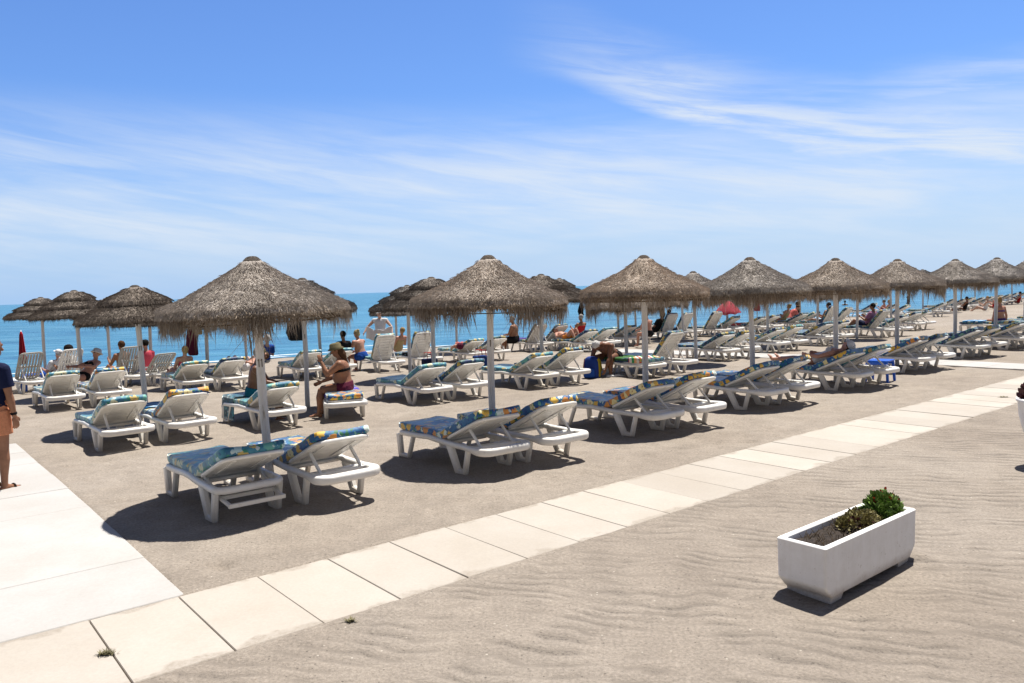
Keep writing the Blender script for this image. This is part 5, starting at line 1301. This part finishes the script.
def side_table(px, py, label, s=1.0):
    p = at(px, py); root = empty('side_table', p, HA + R(8)); tag(root, label, 'table')
    bm = bmesh.new(); loft(bm, [[V3((a, b, z)) for a, b in rrect(0.46*s, 0.46*s, 0.06, 3)] for z in (0.415, 0.44)]); box(bm, -0.20, 0.20, -0.205, -0.185, 0.35, 0.414); box(bm, -0.20, 0.20, 0.185, 0.205, 0.35, 0.414); link('tabletop', mesh_of('tabletop', bm, M['bluechair']), root)
    for x in (-1, 1):
        for y in (-1, 1):
            bm = bmesh.new(); loft(bm, [[V3((x*0.20*k + a, y*0.20*k + b, z)) for a, b in rrect(0.05, 0.05, 0.01, 1)] for z, k in ((0.0, 1.08), (0.413, 0.95))]); link('leg', mesh_of('leg', bm, M['bluechair']), root)
side_table(880, 381, 'low bright blue plastic table between the fifth and sixth pairs')
side_table(33, 390, 'low blue plastic table in front of the leftmost slatted recliner')
# sandals on the sand below the bending man's lounger
def shoe(px, py, label, yaw):
    p = at(px, py); bm = bmesh.new()
    rings = []
    for x, w_, h_ in ((-0.13, 0.025, 0.03), (-0.10, 0.04, 0.06), (-0.02, 0.036, 0.07), (0.06, 0.046, 0.05), (0.12, 0.038, 0.035), (0.145, 0.015, 0.02)):
        rings.append([V3((x, w_*math.cos(2*math.pi*i/12), h_*0.5 + h_*0.5*math.sin(2*math.pi*i/12) + 0.003)) for i in range(12)])
    loft(bm, rings); o = link('shoe', mesh_of('shoe', bm, M['white'], True), None, p, yaw); tag(o, label, 'shoe', 'pair of white shoes under the lounger')
shoe(611, 377.5, 'left white shoe on the sand below the bending man', 0.4); shoe(619, 377.0, 'right white shoe on the sand below the bending man', 0.2)

# more belongings
towel_on(L3[3, 1], 0.9, 0.0, 0.468, 0.45, 0.85, 0, 'black', 'towel', 'black towel hanging over the right upright lounger by the towel man', drop=1)
towel_on(SL[2], 0.75, 0.0, 0.36, 0.55, 0.95, 0, 'red', 'towel', 'red cloth folded low behind the grey slatted recliner', drop=1)
towel_on(L2[0, 1], 0.35, 0.0, 0.468, 0.6, 0.78, 3, 'towelblue', 'towel', 'blue and white towel on the right lounger by the white walkway', drop=1)
towel_on(L3[5, 0], 0.40, 0.0, 0.468, 0.7, 0.9, 0, 'purple', 'towel', 'dark purple towel on the lounger of the shirtless heavy man', drop=1)
towel_on(L3[10, 0], 0.5, 0.0, 0.468, 0.8, 0.8, 0, 'coral', 'towel', 'coral towel on a lounger under the folded red parasol', drop=1)
cool_bag(430, 372, 'small dark blue bag below the upright loungers behind the second umbrella', 'navy')

# the sand goes in last: it is heaped round the pole feet and the planter
for u_ in PLACED_U[:14]: MOUNDS.append((u_.location.x, u_.location.y, 0.055, 0.15))
for k_ in range(9):
    q_ = V3((1.985, 4.975, 0)) + E1*(1.36 if k_ < 4 else (k_ - 4)*0.32) + E2*(0.02 + 0.1*k_ if k_ < 4 else 0.37)
    MOUNDS.append((q_.x, q_.y, 0.03, 0.13))
build_beach()
# ------------------------------------------------------------------ sky with thin cirrus, sun, camera
SUN_EL, SUN_AZ = R(71), math.atan2(0.55, 0.83)       # azimuth from +Y towards +X
w = bpy.data.worlds.new('World'); sc.world = w; w.use_nodes = True
nt = w.node_tree; bg = nt.nodes['Background']
sky = nt.nodes.new('ShaderNodeTexSky'); sky.sky_type = 'NISHITA'; sky.sun_disc = False
sky.sun_elevation = SUN_EL; sky.sun_rotation = SUN_AZ; sky.altitude = 0; sky.air_density = 1.0; sky.dust_density = 0.6; sky.ozone_density = 2.2
tc = nt.nodes.new('ShaderNodeTexCoord'); sp = nt.nodes.new('ShaderNodeSeparateXYZ'); nt.links.new(tc.outputs['Generated'], sp.inputs[0])
X, Y, Z = sp.outputs
el = math_(nt, 'DIVIDE', Z, math_(nt, 'SQRT', math_(nt, 'ADD', math_(nt, 'MULTIPLY', X, X), math_(nt, 'MULTIPLY', Y, Y))))
az = math_(nt, 'ARCTAN2', X, Y)
# cirrus drawn out along the wind: noise in azimuth / elevation, sheared
def skyvec(sx, sy, shear, off):
    c = nt.nodes.new('ShaderNodeCombineXYZ')
    nt.links.new(math_(nt, 'ADD', math_(nt, 'MULTIPLY', az, sx), off), c.inputs[0])
    nt.links.new(math_(nt, 'MULTIPLY', math_(nt, 'ADD', el, math_(nt, 'MULTIPLY', az, shear)), sy), c.inputs[1])
    return c.outputs[0]
nA = noise_n(nt, skyvec(1.6, 11.0, 0.06, 2.0), 1.0, 7, 0.56, 0.6)
nB = noise_n(nt, skyvec(5.0, 46.0, 0.16, 7.3), 1.0, 8, 0.62, 0.5)
nC = noise_n(nt, skyvec(2.4, 16.0, -0.05, 11.6), 1.0, 6, 0.6, 0.4)
def smooth(x, a, b):
    m = nt.nodes.new('ShaderNodeMapRange'); m.interpolation_type = 'SMOOTHSTEP'; m.inputs[1].default_value = a; m.inputs[2].default_value = b
    nt.links.new(x, m.inputs[0]); return m.outputs[0]
veil = math_(nt, 'MULTIPLY', smooth(nA.outputs[0], 0.22, 0.58), math_(nt, 'MULTIPLY', smooth(el, -0.01, 0.09), math_(nt, 'SUBTRACT', 1.0, smooth(el, 0.13, 0.25))))
veil = math_(nt, 'MULTIPLY', veil, math_(nt, 'ADD', 0.5, math_(nt, 'MULTIPLY', smooth(nB.outputs[0], 0.3, 0.7), 0.5)))
def streak(curve_pts, width, a0, a1, strength):
    """a long wisp: elevation follows a curve of azimuth"""
    fc = nt.nodes.new('ShaderNodeFloatCurve'); cm = fc.mapping; cu = cm.curves[0]
    while len(cu.points) > 2: cu.points.remove(cu.points[1])
    pts = [((a + 1.0)/2.0, e) for a, e in curve_pts]
    cu.points[0].location = pts[0]; cu.points[1].location = pts[-1]
    for p in pts[1:-1]: cu.points.new(*p)
    cm.update()
    nt.links.new(math_(nt, 'MULTIPLY', math_(nt, 'ADD', az, 1.0), 0.5), fc.inputs['Value'])
    d = math_(nt, 'SUBTRACT', math_(nt, 'ADD', el, math_(nt, 'MULTIPLY', math_(nt, 'SUBTRACT', nC.outputs[0], 0.5), 0.045)), fc.outputs[0])
    up = math_(nt, 'SUBTRACT', 1.0, smooth(d, 0.0, width)); dn = smooth(d, -width*0.25, 0.0)
    m = math_(nt, 'MULTIPLY', math_(nt, 'MULTIPLY', up, dn), math_(nt, 'MULTIPLY', smooth(az, a0, a0 + 0.28), math_(nt, 'SUBTRACT', 1.0, smooth(az, a1 - 0.1, a1))))
    m = math_(nt, 'MULTIPLY', m, math_(nt, 'ADD', 0.25, math_(nt, 'MULTIPLY', smooth(nB.outputs[0], 0.32, 0.68), 0.75)))
    return math_(nt, 'MULTIPLY', m, strength)
s1 = streak([(-1.0, 0.40), (0.05, 0.285), (0.13, 0.25), (0.25, 0.195), (0.40, 0.150), (0.60, 0.125), (1.0, 0.11)], 0.10, -0.02, 0.98, 1.0)
s2 = streak([(-1.0, 0.2), (0.2, 0.20), (0.45, 0.20), (0.6, 0.205), (1.0, 0.21)], 0.045, 0.28, 0.98, 0.6)
s3 = streak([(-1.0, 0.17), (-0.6, 0.165), (-0.35, 0.145), (-0.1, 0.15), (0.1, 0.13), (1.0, 0.10)], 0.07, -0.9, 0.45, 0.55)
cl = math_(nt, 'MAXIMUM', math_(nt, 'MAXIMUM', s1, s2), math_(nt, 'MAXIMUM', s3, math_(nt, 'MULTIPLY', veil, 0.85)))
low = math_(nt, 'SUBTRACT', 1.0, smooth(el, -0.02, 0.20))
cl = math_(nt, 'MULTIPLY', cl, 1.0, True)
skyc = mixc(nt, 1.0, sky.outputs[0], ((0.71,0.99,1.46)), 'MULTIPLY')
hz = mixc(nt, smooth(az, -0.7, 0.5), (3.7, 5.6, 8.5), (4.9, 6.45, 8.6))
skyh = mixc(nt, math_(nt, 'MULTIPLY', low, 0.95), skyc, hz)
out = mixc(nt, cl, skyh, (7.0,7.7,8.6))
# dim grey sky added out of view, overhead and behind, to neutralise the fill
back = smooth(math_(nt, 'ADD', math_(nt, 'MULTIPLY', Z, 1.15), math_(nt, 'MULTIPLY', Y, -0.75)), 0.05, 0.55)
nD = noise_n(nt, tc.outputs['Generated'], 2.2, 6, 0.6, 0.8)
out = mixc(nt, math_(nt, 'MULTIPLY', back, math_(nt, 'ADD', 0.62, math_(nt, 'MULTIPLY', smooth(nD.outputs[0], 0.35, 0.65), 0.33))), out, (1.2,1.14,1.10))
nt.links.new(out, bg.inputs['Color']); bg.inputs['Strength'].default_value = 0.072
sun = bpy.data.lights.new('sun', 'SUN'); sun.energy = 5.0; sun.angle = R(0.53); sun.color = (1.0, 0.95, 0.875)
so = bpy.data.objects.new('sun', sun); COL.objects.link(so)
sd = V3((math.sin(SUN_AZ)*math.cos(SUN_EL), math.cos(SUN_AZ)*math.cos(SUN_EL), math.sin(SUN_EL)))
so.rotation_euler = sd.to_track_quat('Z', 'Y').to_euler(); so.location = (20, 30, 40)
cam = bpy.data.cameras.new('camera'); cam.sensor_width = 36; cam.lens = 36*F_PX/1024; cam.clip_start = 0.1; cam.clip_end = 60000
co = bpy.data.objects.new('camera', cam); COL.objects.link(co); co.location = (0, 0, HC)
fwd = V3((0, math.cos(PITCH), -math.sin(PITCH))); right = V3((1, 0, 0)); upv = V3((0, math.sin(PITCH), math.cos(PITCH)))
r2 = right*math.cos(ROLL) - upv*math.sin(ROLL); u2 = upv*math.cos(ROLL) + right*math.sin(ROLL)
co.matrix_world = Matrix(((r2.x, u2.x, -fwd.x, 0), (r2.y, u2.y, -fwd.y, 0), (r2.z, u2.z, -fwd.z, HC), (0, 0, 0, 1)))
sc.camera = co
sc.render.engine = 'CYCLES'
vs = sc.view_settings; vs.view_transform = 'Standard'; vs.look = 'None'; vs.gamma = 1.0; vs.exposure = 0.58; vs.use_curve_mapping = False
sc.cycles.max_bounces = 6; sc.cycles.diffuse_bounces = 3
